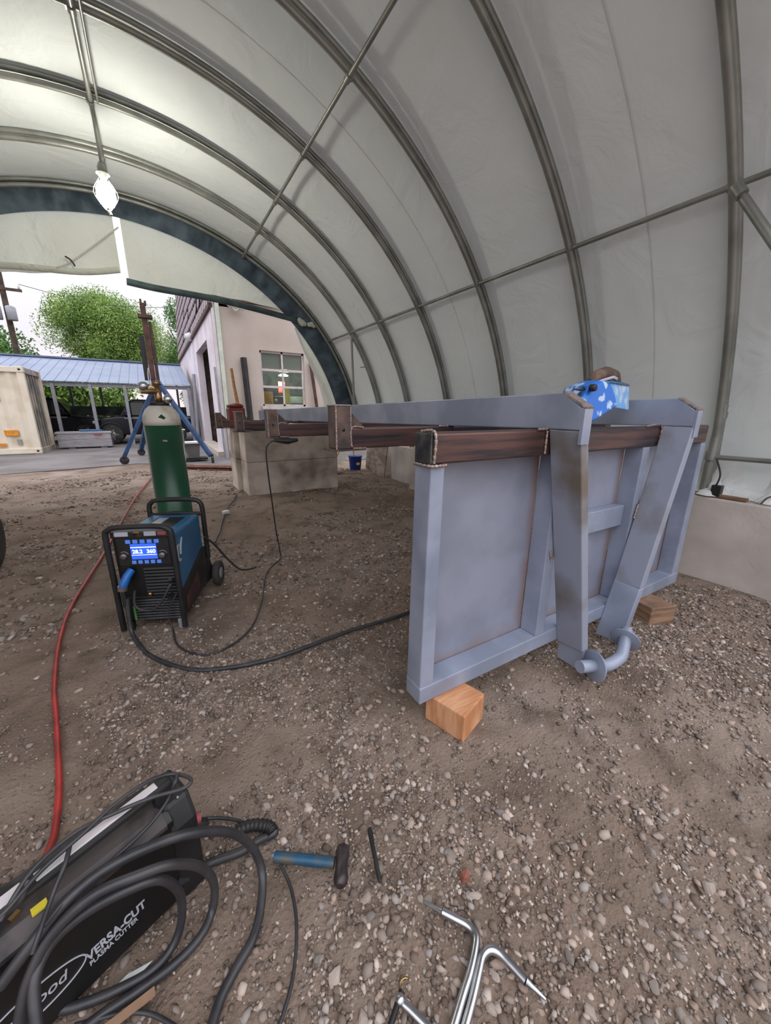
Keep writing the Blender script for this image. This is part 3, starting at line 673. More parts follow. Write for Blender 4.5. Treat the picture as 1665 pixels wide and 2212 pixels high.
# ---------------------------------------------------------------- welding helmet on the beams
hm = thing('welding_helmet', 'blue patterned welding helmet lying tilted on the brown top rail', 'helmet', (2.2, 1.27, 1.47))
S1 = [(2.035,1.220,1.484), (1.929,1.220,1.600), (1.990,1.220,1.685), (2.069,1.220,1.712), (2.167,1.220,1.712), (2.233,1.220,1.650), (2.284,1.220,1.580), (2.157,1.220,1.529)]
mb = MB(); n = len(S1)
cx_ = sum(p[0] for p in S1)/n; cz_ = sum(p[2] for p in S1)/n
lay = []
for (dy, s, dx, dz) in ((-.02, .86, 0, 0), (0, 1.0, 0, 0), (.08, 1.02, .03, .005), (.17, .98, .06, .0), (.21, .8, .07, 0)):
    lay.append([(cx_ + (p[0]-cx_)*s + dx, p[1]+dy, cz_ + (p[2]-cz_)*s + dz) for p in S1])
vs = [p for l in lay for p in l]
fs = [tuple(range(n)), tuple(range(4*n, 5*n))[::-1]] + [(i*n+k, (i+1)*n+k, (i+1)*n+(k+1) % n, i*n+(k+1) % n) for i in range(4) for k in range(n)]
mb.add(vs, fs); obj('shell', mb, 'helmet_b', hm, bev=.006)
mb = MB(); mb.hexa([(2.224,1.200,1.574), (2.551,1.280,1.561), (2.824,1.420,1.562), (2.679,1.400,1.579), (2.123,1.200,1.709), (2.501,1.280,1.708), (2.762,1.420,1.725), (2.508,1.400,1.736)])
obj('front_window_box', mb, 'helmet_l', hm, bev=.006, label='pale blue front with printed figure')
mb = MB(); mb.hexa([(2.133,1.190,1.704), (2.493,1.270,1.702), (2.796,1.430,1.721), (2.649,1.410,1.731), (2.126,1.190,1.713), (2.490,1.270,1.712), (2.792,1.430,1.732), (2.645,1.410,1.743)])
obj('window_rim', mb, 'wblue', hm)
kc = (1.974,1.190,1.670)
obj('knob', MB().lathe([(.010, -.02), (.017, -.018), (.019, -.004), (.019, .01)], kc, 16, axis='y'), 'black', hm)
mb = MB(); mb.tube([(2.117,1.300,1.709), (2.222,1.320,1.750), (2.320,1.330,1.768), (2.449,1.350,1.763), (2.521,1.360,1.729)], [.02, .035, .04, .035, .02], 10, res=1); obj('leather_pad', mb, 'leather', hm)
mb = MB(); A_ = [(2.108,1.260,1.706), (2.193,1.260,1.727), (2.282,1.260,1.746), (2.348,1.270,1.738)]
mb.sheet([[(x, y, z-.012) for x, y, z in A_], [(x, y, z+.004) for x, y, z in A_]]); obj('head_strap', mb, 'strap', hm, solid=.003)
mb = MB(); mb.tube([(1.888,1.240,1.664), (1.946,1.240,1.661), (1.968,1.230,1.671)], [.002, .006, .012], 6, res=3); mb.tube([(1.934,1.240,1.624), (1.946,1.230,1.647)], .007, 6); obj('black_tabs', mb, 'black', hm)

# ---------------------------------------------------------------- welder
TH = math.radians(-23.0)
wd = thing('welding_machine', 'blue and black wheeled welding machine with a lit blue display', 'welder', (-.20, 2.86, 0), TH)
Q = lambda n, mb, m, **k: obj(n, mb, m, k.pop('par', wd), local=True, **k)
Q('case_shell', MB().prism([(.07, .25), (.60, .42), (.60, .705), (.07, .705)][::-1], 'x', -.185, .185), 'wblue', bev=.02)
Q('lower_case', MB().prism([(.05, .06), (.55, .09), (.60, .42), (.05, .26)][::-1], 'x', -.19, .19), 'black', bev=.01)
Q('front_panel', MB().box(-.19, .19, .035, .08, .07, .72), 'black_deep', bev=.01)
def loop(y, w, z0, z1, r, tilt=0):
    return MB().tube([(-w, y, z0), (-w, y+tilt*.3, (z0+z1)/2), (-w, y+tilt, z1-.07), (-w+.02, y+tilt, z1-.02), (-w+.07, y+tilt, z1), (0, y+tilt, z1+.004), (w-.07, y+tilt, z1), (w-.02, y+tilt, z1-.02), (w, y+tilt, z1-.07), (w, y+tilt*.3, (z0+z1)/2), (w, y, z0)], r, 10, res=4)
Q('front_frame', loop(.0, .205, .02, .785, .019), 'black', label='black tubular front frame')
Q('rear_frame', loop(.63, .205, .30, .82, .019), 'black')
Q('rear_handle', MB().tube([(-.2, .62, .70), (0, .60, .715), (.2, .62, .70)], .016, 8), 'black')
scr = Q('display_screen', MB().box(-.082, .082, .028, .036, .545, .655), 'screen')
Q('control_plate', MB().box(-.165, .165, .0305, .034, .50, .70), 'black', bev=.003)
for k in range(5):
    Q('button', MB().box(-.105+k*.045, -.105+k*.045+.03, .024, .031, .660, .686), 'button', bev=.002)
    Q('button', MB().box(-.085+k*.040, -.085+k*.040+.026, .024, .031, .512, .536), 'button', bev=.002)
for s_ in ('28.2', -.073), ('360', .018):
    t_ = text('display_digits', s_[0], .038, 'screen2', wd, (s_[1], .0272, .588), (PI/2, 0, 0), ext=.0003, offset=.001)
Q('display_bar', MB().box(-.08, .08, .0268, .028, .628, .634), 'screen2')
Q('display_bar', MB().box(-.08, .08, .0268, .028, .574, .577), 'screen2')
for x in (-.128, .118):
    kn = Q('control_knob', MB().lathe([(.018, -.02), (.02, -.018), (.021, .01)], (x, .03, .572), 18, axis='y'), 'knob')
    Q('knob_arc', MB().tube([(x+.028*math.cos(a), .029, .575+.028*math.sin(a)) for a in [.3+.15*i for i in range(14)]], .0018, 5), 'label_w')
Q('label_strip', MB().box(-.165, -.075, .018, .030, .712, .745), 'label_w', bev=.006)
Q('label_strip', MB().box(.02, .10, .018, .030, .712, .745), 'label_w', bev=.006)
Q('label_strip', MB().box(.105, .165, .018, .030, .715, .743), 'label_r', bev=.006)
Q('warning_label', MB().box(-.045, -.005, .020, .031, .712, .742), 'label_o')
Q('front_brow', MB().box(-.19, .19, .02, .08, .700, .745), 'black', bev=.008)
for k in range(9):
    Q('louvre_slat', MB().hexa([(-.02, .02, .275+k*.024), (.175, .02, .275+k*.024), (.175, .036, .270+k*.024), (-.02, .036, .270+k*.024), (-.02, .024, .287+k*.024), (.175, .024, .287+k*.024), (.175, .036, .290+k*.024), (-.02, .036, .290+k*.024)]), 'black')
for k in range(8):
    Q('louvre_slat', MB().hexa([(-.12, .018, .085+k*.021), (.178, .018, .085+k*.021), (.178, .036, .080+k*.021), (-.12, .036, .080+k*.021), (-.12, .022, .095+k*.021), (.178, .022, .095+k*.021), (.178, .036, .097+k*.021), (-.12, .036, .097+k*.021)]), 'rubber')
Q('front_ledge', MB().box(-.19, .19, .012, .04, .252, .268), 'black', bev=.003)
Q('gun_plug', MB().tube([(-.095, .02, .47), (-.11, -.02, .44), (-.125, -.045, .395), (-.13, -.05, .375)], [.024, .026, .028, .022], 14), 'torchblue', label='bright blue gun plug')
Q('plug_collar', MB().tube([(-.13, -.05, .385), (-.135, -.052, .355)], .03, 14), 'knob')
Q('strain_relief', MB().tube([(-.133, -.052, .355-i*.0065) for i in range(20)], [.017 if i % 2 else .013 for i in range(20)], 10), 'black')
Q('brass_terminal', MB().lathe([(.013, -.016), (.015, -.01), (.015, .01)], (.0, .02, .285), 14, axis='y'), 'brass')
Q('work_lead', MB().tube([(-.07, -.03, .34), (-.08, -.045, .25), (-.05, -.05, .205), (.03, -.05, .195), (.10, -.045, .26), (.15, -.02, .355), (.165, .01, .38)], .009, 8, res=5), 'rubber')
Q('terminal_plug', MB().tube([(.15, .03, .37), (.16, -.02, .39), (.165, -.035, .41)], .014, 10), 'black')
Q('terminal_plug', MB().tube([(.14, .03, .27), (.145, -.03, .26)], .016, 10), 'black')
Q('green_tape', MB().box(-.155, -.14, -.021, -.015, .10, .20), 'greentape')
Q('green_tape', MB().box(-.125, -.112, .010, .018, .09, .20), 'greentape')
for x in (-.17, .17): Q('foot', MB().box(x-.02, x+.02, .02, .06, -.01, .07), 'postgrey' if x > 0 else 'black', bev=.004)
for x in (-.225, .235):
    wh = Q('rear_wheel', MB().lathe([(.05, -.026), (.10, -.026), (.112, -.016), (.112, .016), (.10, .026), (.05, .026)], (x, .74, .105), 24, axis='x'), 'tyre')
    obj('wheel_hub', MB().lathe([(.02, -.03), (.05, -.028), (.05, .028), (.02, .03)], (x, .74, .105), 16, axis='x'), 'postgrey', wh, local=True)
Q('axle', MB().tube([(-.22, .74, .105), (.22, .74, .105)], .012, 8), 'black')
Q('cart_tray', MB().box(-.18, .18, .5, .72, .10, .13), 'black', bev=.005)
Q('cart_bracket', MB().prism([(.5, .1), (.74, .08), (.74, .13), (.62, .42), (.58, .42)][::-1], 'x', .187, .197), 'black')
Q('top_plate', MB().box(-.09, .11, .25, .50, .7055, .708), 'black_deep')
Q('top_label', MB().box(-.07, -.0, .30, .48, .7085, .7095), 'label_w')
Q('top_label', MB().box(.02, .10, .12, .20, .7085, .7095), 'label_r')
Q('top_knob', MB().lathe([(.02, 0), (.018, .02)], (-.03, .10, .705), 12), 'label_o')
Q('side_logo', MB().tube([(.188, .115+.028*math.cos(a), .545+.062*math.sin(a)) for a in [.9+.25*i for i in range(19)]], [.004+.004*math.sin(PI*i/18) for i in range(19)], 6).tube([(.188, .135, .53), (.188, .15, .585), (.188, .195, .64)], [.010, .010, .004], 6, res=3), 'logo', label='silver swoosh emblem on the blue side')
Q('side_label', MB().hexa([(.19, .12, .10), (.193, .12, .10), (.193, .40, .13), (.19, .40, .13), (.19, .12, .19), (.193, .12, .19), (.193, .40, .27), (.19, .40, .27)]), 'rust')
Q('power_cord', MB().tube([(.20, .60, .50), (.26, .64, .42), (.33, .72, .25), (.40, .85, .08), (.47, 1.0, .015), (.50, 1.05, .012)], .009, 7, res=6), 'rubber')

# cables on the ground
mb = MB(); mb.tube([(-.325, 2.862, .29), (-.335, 2.84, .18), (-.33, 2.80, .06), (-.28, 2.66, .015), (-.215, 2.508, .012), (-.045, 2.28, .012), (.15, 2.166, .012), (.473, 2.105, .012), (.979, 2.137, .012), (1.523, 2.135, .012), (2.2, 2.3, .012)], .014, 9, res=10)
tag(obj('welding_cable', mb, 'rubber'), 'thick grey welding gun cable looping from the welder under the frame', 'cable')
mb = MB(); mb.tube([(.417, 4.6, .012), (.45, 4.75, .012), (.517, 4.976, .012), (.60, 5.4, .012), (.779, 6.151, .012), (.983, 6.753, .012), (1.1, 7.2, .012)], .011, 7, res=6)
o = tag(obj('extension_cord', mb, 'rubber'), 'dark extension cord running from the welder to the concrete blocks', 'cord')
tag(obj('cord_plug', MB().obox((.73, 5.9, .03), (.10, .07, .05), (0, 0, .5)), 'offwhite', bev=.01), 'small white plug joining the dark extension cord', 'plug')
mb = MB(); mb.tube([(-.56, 1.33, .02), (-.528, 1.452, .016), (-.528, 1.542, .016), (-.549, 1.723, .014), (-.60, 2.0, .014), (-.638, 2.198, .014), (-.697, 2.503, .014), (-.762, 3.057, .014), (-.77, 3.653, .014), (-.677, 4.831, .014), (-.503, 7.577, .014), (-.279, 9.726, .014), (0, 12.5, .02)], .0125, 9, res=10)
tag(obj('air_hose', mb, 'hose'), 'long red air hose running across the dirt floor', 'hose')

# ---------------------------------------------------------------- gas cylinder
gc = thing('gas_cylinder', 'tall dark green gas cylinder with worn white shoulder behind the welder', 'gas cylinder', (.045, 4.0, 0))
q_ = lambda n, mb, m, **k: obj(n, mb, m, gc, local=True, **k)
q_('body', MB().lathe([(.13, 0), (.148, .02), (.150, .05), (.150, 1.40)], seg=36), 'bgreen')
q_('shoulder', MB().lathe([(.1505, 1.40), (.1505, 1.44), (.142, 1.49), (.118, 1.535), (.085, 1.565), (.05, 1.58)], seg=36), 'bwhite', label='worn white shoulder')
q_('collar_ring', MB().lathe([(.075, 1.567), (.08, 1.575), (.08, 1.597), (.07, 1.600)], seg=24), 'black')
q_('valve', MB().lathe([(.028, 1.59), (.03, 1.66), (.018, 1.68), (.018, 1.74), (.035, 1.745), (.035, 1.775), (.01, 1.78)], seg=16), 'brass')
q_('regulator', MB().tube([(0, 0, 1.69), (-.06, -.03, 1.69), (-.13, -.05, 1.685)], [.018, .026, .02], 12), 'brass')
q_('gauge', MB().lathe([(.035, -.012), (.038, 0), (.035, .012)], (-.10, -.07, 1.73), 18, axis='y'), 'chrome')
q_('gauge', MB().lathe([(.035, -.012), (.038, 0), (.035, .012)], (.07, -.06, 1.625), 18, axis='y'), 'chrome')
q_('diamond_label', MB().obox((0, -.1455, 1.468), (.042, .006, .042), (.28, PI/4, 0)), 'bgreen', label='small green diamond label')
q_('sticker', MB().obox((.0, -.1505, 1.27), (.035, .002, .014), (0, .1, 0)), 'knob')

# ---------------------------------------------------------------- plasma cutter, bottom left
u = Vector((-.925, -.380, 0)).normalized()
pa = math.atan2(-.380, -.925)
pc = thing('plasma_cutter', 'black boxy plasma cutter lying under coiled black cables', 'plasma cutter', (-.085, 1.062, 0), pa)
# local: +x runs along the case away from the control end, +y is toward the camera, -y to the rear
r_ = lambda n, mb, m, **k: obj(n, mb, m, pc, local=True, **k)
r_('case', MB().prism([(.0, .02), (.0, .335), (-.03, .36), (-.155, .36), (-.175, .335), (-.175, .02)], 'x', .03, .62), 'black_deep', bev=.004)
r_('top_cover', MB().prism([(.004, .325), (.004, .338), (-.028, .366), (-.157, .366), (-.179, .338), (-.179, .325), (-.175, .325), (-.155, .360), (-.03, .360), (0, .335)], 'x', .05, .62), 'casegrey')
r_('control_bezel', MB().prism([(.006, .0), (.010, .30), (-.03, .372), (-.155, .372), (-.184, .31), (-.182, .0)], 'x', -.035, .045), 'black', bev=.014)
r_('handle_post', MB().obox((.03, -.062, .395), (.05, .04, .07)), 'black', bev=.008)
r_('handle_post', MB().obox((.50, -.062, .395), (.05, .04, .07)), 'black', bev=.008)
r_('handle', MB().bar((.0, -.066, .420), (.58, -.040, .420), .044, .024), 'black', bev=.008)
r_('grip_strip', MB().bar((.040, -.064, .434), (.322, -.050, .434), .026, .005), 'strip', bev=.002, label='pale glossy grip strip')
r_('grip_strip', MB().bar((.345, -.052, .434), (.53, -.042, .434), .030, .005), 'strip', bev=.002)
r_('yellow_tag', MB().box(.315, .345, -.035, -.015, .366, .372), 'yellow')
r_('orange_lug', MB().obox((.37, -.05, .37), (.02, .012, .01), (0, 0, .4)), 'brass'); r_('orange_lug', MB().obox((.42, -.04, .37), (.02, .012, .01), (0, 0, .9)), 'brass')
r_('screw', MB().lathe([(.006, 0), (.004, .003)], (.035, -.08, .373), 10), 'chrome'); r_('screw', MB().lathe([(.006, 0), (.004, .003)], (.0, -.03, .370), 10), 'chrome')
r_('panel_light', MB().box(-.04, -.036, -.13, -.10, .28, .31), 'label_r')
r_('connector', MB().tube([(-.03, -.10, .12), (-.07, -.10, .11), (-.09, -.10, .09)], .02, 12), 'black'); r_('connector', MB().tube([(-.03, -.06, .20), (-.06, -.06, .19)], .018, 12), 'label_r')
# lettering on the camera side: face normal +y local; text reads from far end toward bezel
def side_text(s, size, x, z, off=.0012, shear=.0, mt='logo', xs_=1.0, tilt=0.0):
    o = text('lettering', s, size, mt, pc, (x, .0015, z), (PI/2, -tilt, PI), ext=.0004, offset=off, shear=shear)
    o.scale = (xs_, 1, 1); return o
side_text('VERSA-CUT', .042, .283, .112, .0014, xs_=.66, tilt=.04)
side_text('PLASMA CUTTER', .0225, .281, .090, .0006, xs_=.68, tilt=.04)
side_text('Eastwood', .046, .475, .122, .0004, .25, xs_=.82)
mb = MB(); mb.tube([(.390+.107*math.cos(a), .0015, .137+.045*math.sin(a)) for a in [2*PI*i/40 for i in range(41)]], .0022, 5, caps=False)
r_('logo_oval', mb, 'logo', label='silver oval around script name')
side_text('60', .035, .475, .045)

def cable(pts, r, name, label, m='rubber', cat='cable', group=None, res=8):
    mb = MB(); mb.tube(pts, r, 10, res=res); o = obj(name, mb, m); tag(o, label, cat, group); return o
cable([(-0.464,0.882,0.300), (-0.414,0.899,0.340), (-0.354,0.929,0.375), (-0.283,0.956,0.385), (-0.193,0.963,0.385), (-0.082,0.946,0.385), (0.022,0.974,0.280), (0.084,0.993,0.150), (0.108,0.965,0.050), (0.084,0.886,0.018), (0.045,0.824,0.016), (-0.014,0.782,0.016), (-0.055,0.747,0.016), (-0.083,0.705,0.016)], .0135, 'torch_cable', 'thick black torch cable arching over the plasma cutter to its right')
cable([(-0.443,0.841,0.200), (-0.419,0.873,0.280), (-0.373,0.902,0.340), (-0.287,0.909,0.385), (-0.191,0.901,0.385), (-0.121,0.903,0.360), (-0.062,0.939,0.250), (-0.034,0.966,0.120), (-0.046,0.956,0.030), (-0.085,0.913,0.016), (-0.153,0.886,0.016), (-0.243,0.878,0.016), (-0.314,0.878,0.016), (-0.371,0.873,0.016)], .0125, 'torch_cable', 'black torch cable in the middle loop over the plasma cutter')
cable([(-0.401,0.808,0.220), (-0.406,0.865,0.280), (-0.379,0.904,0.310), (-0.313,0.911,0.340), (-0.224,0.898,0.360), (-0.152,0.903,0.330), (-0.122,0.940,0.200), (-0.127,0.949,0.080), (-0.157,0.930,0.020), (-0.210,0.904,0.016), (-0.286,0.908,0.016), (-0.358,0.923,0.016), (-0.416,0.937,0.030), (-0.452,0.963,0.060), (-0.458,0.994,0.100)], .012, 'torch_cable', 'black torch cable in the innermost loop over the plasma cutter')
cable([(-0.131,1.043,0.090), (-0.045,1.094,0.025), (0.059,1.079,0.020), (0.125,1.083,0.020), (0.177,1.075,0.025), (0.172,1.100,0.030), (0.114,1.149,0.025)], .0145, 'ground_lead', 'short thick black lead lying right of the plasma cutter', res=6)
mb = MB(); pp = smooth([Vector(p) for p in [(0.057,1.151,0.030), (0.113,1.137,0.035), (0.164,1.101,0.035), (0.173,1.073,0.030)]], 12)
mb.tube(pp, [.019 if i % 3 else .023 for i in range(len(pp))], 10); tag(obj('cable_boot', mb, 'black'), 'ribbed black rubber boot at the end of the short lead', 'connector')
cable([(-0.057,1.250,0.050), (0.004,1.236,0.030), (0.064,1.199,0.020), (0.106,1.154,0.020)], .006, 'thin_wire', 'thin black wire behind the ribbed boot')
cable([(-0.445,0.915,0.440), (-0.398,0.977,0.470), (-0.326,1.029,0.470), (-0.239,1.046,0.460), (-0.150,1.043,0.460), (-0.081,1.047,0.440), (-0.053,1.056,0.440), (-0.061,1.081,0.440), (-0.104,1.117,0.440), (-0.163,1.105,0.460), (-0.239,1.067,0.470), (-0.305,1.017,0.470), (-0.382,0.975,0.460), (-0.431,0.929,0.450), (-0.460,0.915,0.440)], .0055, 'supply_cable', 'thin black power cord doubled over the plasma cutter handle', cat='cord')
cable([(-0.085,1.106,0.440), (-0.095,1.080,0.440), (-0.120,1.068,0.400), (-0.172,1.025,0.385), (-0.255,0.975,0.385), (-0.336,0.938,0.385), (-0.377,0.897,0.385)], .0055, 'supply_cable', 'thin black cord lying along the dusty top of the plasma cutter', cat='cord')
cable([(-0.333,1.004,0.460), (-0.339,0.967,0.450), (-0.361,0.935,0.420), (-0.378,0.876,0.400), (-0.389,0.854,0.380)], .0055, 'supply_cable', 'short thin black cord crossing the plasma cutter top', cat='cord')
cable([(-0.406,0.967,0.460), (-0.417,0.946,0.440), (-0.441,0.948,0.420), (-0.488,0.965,0.400)], .008, 'supply_cable', 'looped black cord at the left end of the plasma cutter handle', cat='cord')
cable([(0.169,0.968,0.020), (0.181,0.900,0.016), (0.176,0.820,0.016), (0.155,0.747,0.016), (0.126,0.688,0.016), (0.095,0.648,0.016), (0.064,0.617,0.016)], .0055, 'thin_cable', 'thin grey cable running down from the hammer handle')
cable([(-0.382,0.890,0.020), (-0.282,0.853,0.020), (-0.220,0.818,0.016), (-0.169,0.767,0.016), (-0.149,0.740,0.016)], .0055, 'thin_cable', 'thin black cable at the bottom edge of the picture')
mb = MB(); mb.bar((-0.313,0.836,0.030), (-0.203,0.847,0.030), .02, .006); tag(obj('wood_strip', mb, 'wood_g'), 'pale flat wooden strip under the coiled cables', 'wood strip')
mb = MB(); mb.add([(-0.332,0.908,0.015), (-0.275,0.897,0.015), (-0.210,0.923,0.020), (-0.272,0.930,0.015)], [(0, 1, 2, 3)]); tag(obj('leaf', mb, M['strip'], solid=.002), 'pale dry leaf lying between the cable loops', 'leaf')

# ---------------------------------------------------------------- hand tools
hmr = thing('sledge_hammer', 'short hammer with worn blue pipe handle on the gravel', 'hammer', (.3, .9, 0))
obj('handle', MB().tube([(0.158,0.999,0.024), (0.249,0.934,0.026), (0.331,0.871,0.030)], .0175, 14), 'hammerblue', hmr)
hh = [Vector((0.377,0.899,0.040)), Vector((0.319,0.794,0.040))]
d_ = hh[1]-hh[0]; mb = MB(); mb.tube([hh[0]+d_*k for k in (0, .06, .2, .4, .6, .8, .94, 1)], [.014, .022, .025, .021, .021, .025, .022, .014], 8); obj('head', mb, 'hammersteel', hmr)
ch = thing('steel_chisel', 'narrow black steel chisel lying on the gravel right of the hammer', 'chisel', (.48, .84, 0))
obj('shank', MB().tube([(0.494,0.915,0.012), (0.489,0.898,0.014), (0.474,0.851,0.013), (0.449,0.765,0.012), (0.446,0.755,0.012)], [.008, .010, .0075, .0075, .005], 8), 'black', ch)
obj('tip', MB().tube([(0.449,0.762,0.012), (0.445,0.751,0.012)], .005, 8), 'hammersteel', ch)
def rod(name, label, pts, r, tipA):
    t_ = thing(name, label, 'steel rod', pts[2])
    obj('rod', MB().tube(pts, r, 14, res=8), 'chrome', t_)
    a, b = Vector(tipA[0]), Vector(tipA[1]); mb = MB(); mb.tube([a, a+(b-a)*.25, b], [r*.95, .008, .004], 8); obj('flattened_tip', mb, 'chrome', t_)
rod('bent_rod', 'left bent bright plated steel rod with pointed flat tip', [(0.572,0.579,0.025), (0.598,0.544,0.025), (0.620,0.512,0.025), (0.624,0.486,0.025), (0.601,0.464,0.025), (0.556,0.437,0.025), (0.509,0.415,0.025), (0.439,0.381,0.025)], .0115, ((0.572,0.579,0.025), (0.539,0.635,0.015)))
rod('bent_rod', 'right bent bright plated steel rod curving to the lower right', [(0.677,0.346,0.025), (0.667,0.387,0.025), (0.656,0.423,0.025), (0.637,0.441,0.025), (0.609,0.442,0.025), (0.577,0.425,0.025), (0.525,0.396,0.025), (0.464,0.366,0.025)], .0115, ((0.677,0.346,0.025), (0.701,0.299,0.012)))
bc = thing('clamp', 'small clamp with pale bar, black spring screw and copper pad', 'clamp', (0.384,0.532,0.000))
obj('bar', MB().tube([(0.356,0.495,0.030), (0.371,0.468,0.030), (0.397,0.412,0.030), (0.408,0.389,0.030)], [.010, .011, .011, .011], 10), 'chrome', bc)
obj('pivot_ball', MB().lathe([(.003, -.014), (.011, -.009), (.014, 0), (.011, .009), (.003, .014)], (0.357,0.493,0.032), 14), 'chrome', bc)
A0 = Vector((0.371,0.505,0.030)); B0 = Vector((0.302,0.465,0.030))
obj('spring', MB().tube([A0 + (B0-A0)*(i/60) for i in range(61)], [.0085 if i % 2 else .006 for i in range(61)], 8), 'black', bc)
obj('copper_pad', MB().tube([Vector((0.384,0.512,0.030)) + Vector((.014*math.cos(a), .014*math.sin(a)*.7, .0)) for a in [.2*i for i in range(18)]], .0035, 6), 'brass', bc)
tag(obj('brick_fragment', MB().hexa([(.690, .615, -.01), (.722, .602, -.012), (.735, .632, -.01), (.698, .645, -.012), (.697, .612, .016), (.716, .611, .010), (.728, .630, .018), (.702, .636, .009)]), 'pink', bev=.003), 'small red brick fragment among the grey gravel', 'brick fragment')

# tyre edge at far left
ty = thing('tyre', 'dark rubber tyre cut by the left picture edge', 'tyre', (-1.55, 4.75, 0))
obj('tread', MB().lathe([(.22, -.11), (.30, -.12), (.35, -.09), (.365, 0), (.35, .09), (.30, .12), (.22, .11)], (-1.60, 4.80, .36), 32, axis='x'), 'tyre', ty)
obj('hub', MB().lathe([(.05, -.10), (.22, -.09), (.22, .09), (.05, .10)], (-1.60, 4.80, .36), 24, axis='x'), 'postgrey', ty)

# ---------------------------------------------------------------- things on and by the right wall
mb = MB(); mb.bar((4.40, 1.50, .80), (4.40, 1.08, .80), .05, .035); mb.bar((4.37, 1.50, .81), (4.37, 1.08, .81), .012, .03); tag(obj('steel_angle', mb, 'wood_g'), 'brown length of angle bar lying on top of the right concrete wall', 'metal bar')
mb = MB(); mb.tube([(4.36, .98, .80), (4.42, .95, .86), (4.5, .85, .88), (4.6, .7, .86)], .006, 6, res=5); tag(obj('loose_wire', mb, 'rust'), 'thin brown wire curling over the right concrete wall', 'wire')
blk = obj('concrete_block', MB().box(4.57, 5.15, 6.36, 7.34, -.03, .775), 'conc2', bev=.02); tag(blk, 'pale concrete block by the right shelter wall behind the steel frame', 'concrete block')
pl = obj('timber_plank', MB().obox((4.76, 6.85, .797), (.3, 1.5, .04), (0, 0, .04)), 'wood_o'); tag(pl, 'orange plank lying on the concrete block by the right wall', 'plank')
mb = MB(); mb.hexa([(4.42, 7.42, 0), (4.45, 7.42, 0), (4.81, 9.0, 0), (4.78, 9.0, 0), (4.54, 7.46, .74), (4.57, 7.46, .74), (4.87, 9.0, .74), (4.84, 9.0, .74)]); tag(obj('plywood_sheet', mb, 'plywood'), 'dusty plywood sheet leaning on the right wall beside the blue bucket', 'board')
bk = thing('bucket', 'blue plastic bucket with a mop handle standing by the right wall', 'bucket', (4.42, 8.9, 0))
obj('pail', MB().lathe([(.14, 0), (.145, .01), (.175, .34), (.19, .345), (.19, .37), (.17, .37)], (4.42, 8.9, 0), 22), 'bluebucket', bk)
obj('yellow_label', MB().obox((4.42, 8.735, .17), (.09, .005, .06)), 'yellow', bk)
mo = thing('mop', 'pale wooden mop handle standing in the blue bucket', 'mop', (4.35, 8.9, .1))
obj('handle', MB().tube([(4.40, 8.9, .1), (4.33, 8.95, 1.25)], .016, 8), 'handle_w', mo)
mb = MB(); mb.tube([(4.1+.35*math.cos(a), 8.5+.25*math.sin(a), .01) for a in [.25*i for i in range(22)]], .008, 6); tag(obj('rope', mb, 'wood_g'), 'pale rope curled on the dirt in front of the blue bucket', 'rope')
bd = obj('leaning_board', MB().bar((3.55, 8.6, .1), (3.92, 8.78, .62), .10, .03), 'handle_w'); tag(bd, 'pale yellow board leaning behind the concrete blocks', 'board')
mb = MB(); mb.lathe([(.02, -.05), (.14, -.03), (.16, .02), (.08, .10), (.01, .12)], (3.75, 8.6, .04), 9); tag(obj('rubble_lump', mb, 'conc'), 'lump of grey rubble at the foot of the pale board', 'rubble')

# far end clutter: rusty beams and red jack
for k, (a, b) in enumerate((((.2, 11.5), (2.6, 9.9)), ((.25, 11.25), (2.4, 9.75)))):
    mb = MB(); mb.bar((*a, .06), (*b, .06), .13, .02); mb.bar((*a, .015), (*b, .015), .13, .012); mb.bar((*a, .038), (*b, .038), .02, .045)
    tag(obj('steel_joist', mb, 'rust_o'), ('far' if k == 0 else 'near') + ' rusty steel joist lying on the paving edge behind the gas cylinder', 'steel beam', 'rusty joists by the building')
jk = thing('jack', 'dark red floor jack standing on the concrete blocks', 'jack', (1.32, 7.8, 1.2))
obj('jack_body', MB().obox((1.33, 7.8, 1.40), (.30, .30, .34)), 'redpaint', jk, bev=.03)
obj('jack_cap', MB().lathe([(.15, 1.57), (.16, 1.60), (.13, 1.63), (.05, 1.65)], (1.33, 7.8, 0), 18), 'redpaint', jk)
obj('jack_base', MB().obox((1.33, 7.8, 1.215), (.36, .34, .03)), 'redpaint', jk)
ax = thing('wooden_pole', 'pale wooden tool handle rising from the red jack', 'tool handle', (1.36, 7.7, 1.64))
obj('handle', MB().tube([(1.37, 7.72, 1.6), (1.33, 7.7, 1.95), (1.30, 7.65, 2.26)], [.032, .028, .024], 10), 'handle_w', ax)

# ---------------------------------------------------------------- workshop building
bl = thing('workshop_building', 'two storey workshop with pinkish stucco front, garage door side and shingled upper wall', 'building', (1.8, 12.9, 0))
b_ = lambda n, mb, m, **k: obj(n, mb, m, bl, **k)
WX0, WX1, WZ0, WZ1 = 3.08, 4.53, 1.64, 3.34
for (x0, x1, z0, z1, m) in ((1.8, WX0, 0, 4.9, 'stucco'), (WX0, WX1, 0, WZ0, 'stucco'), (WX0, WX1, WZ1, 4.9, 'stucco'), (WX1, 9.5, 0, 4.9, 'stucco')):
    b_('front_wall', MB().box(x0, x1, 12.9, 13.15, z0, z1), m)
DY0, DY1, DZ = 14.7, 18.4, 3.78
for (y0, y1, z0, z1) in ((13.15, DY0, 0, 4.45), (DY0, DY1, DZ, 4.45), (DY1, 30.0, 0, 4.45)):
    b_('side_wall', MB().box(1.8, 2.05, y0, y1, z0, z1), 'whitewall')
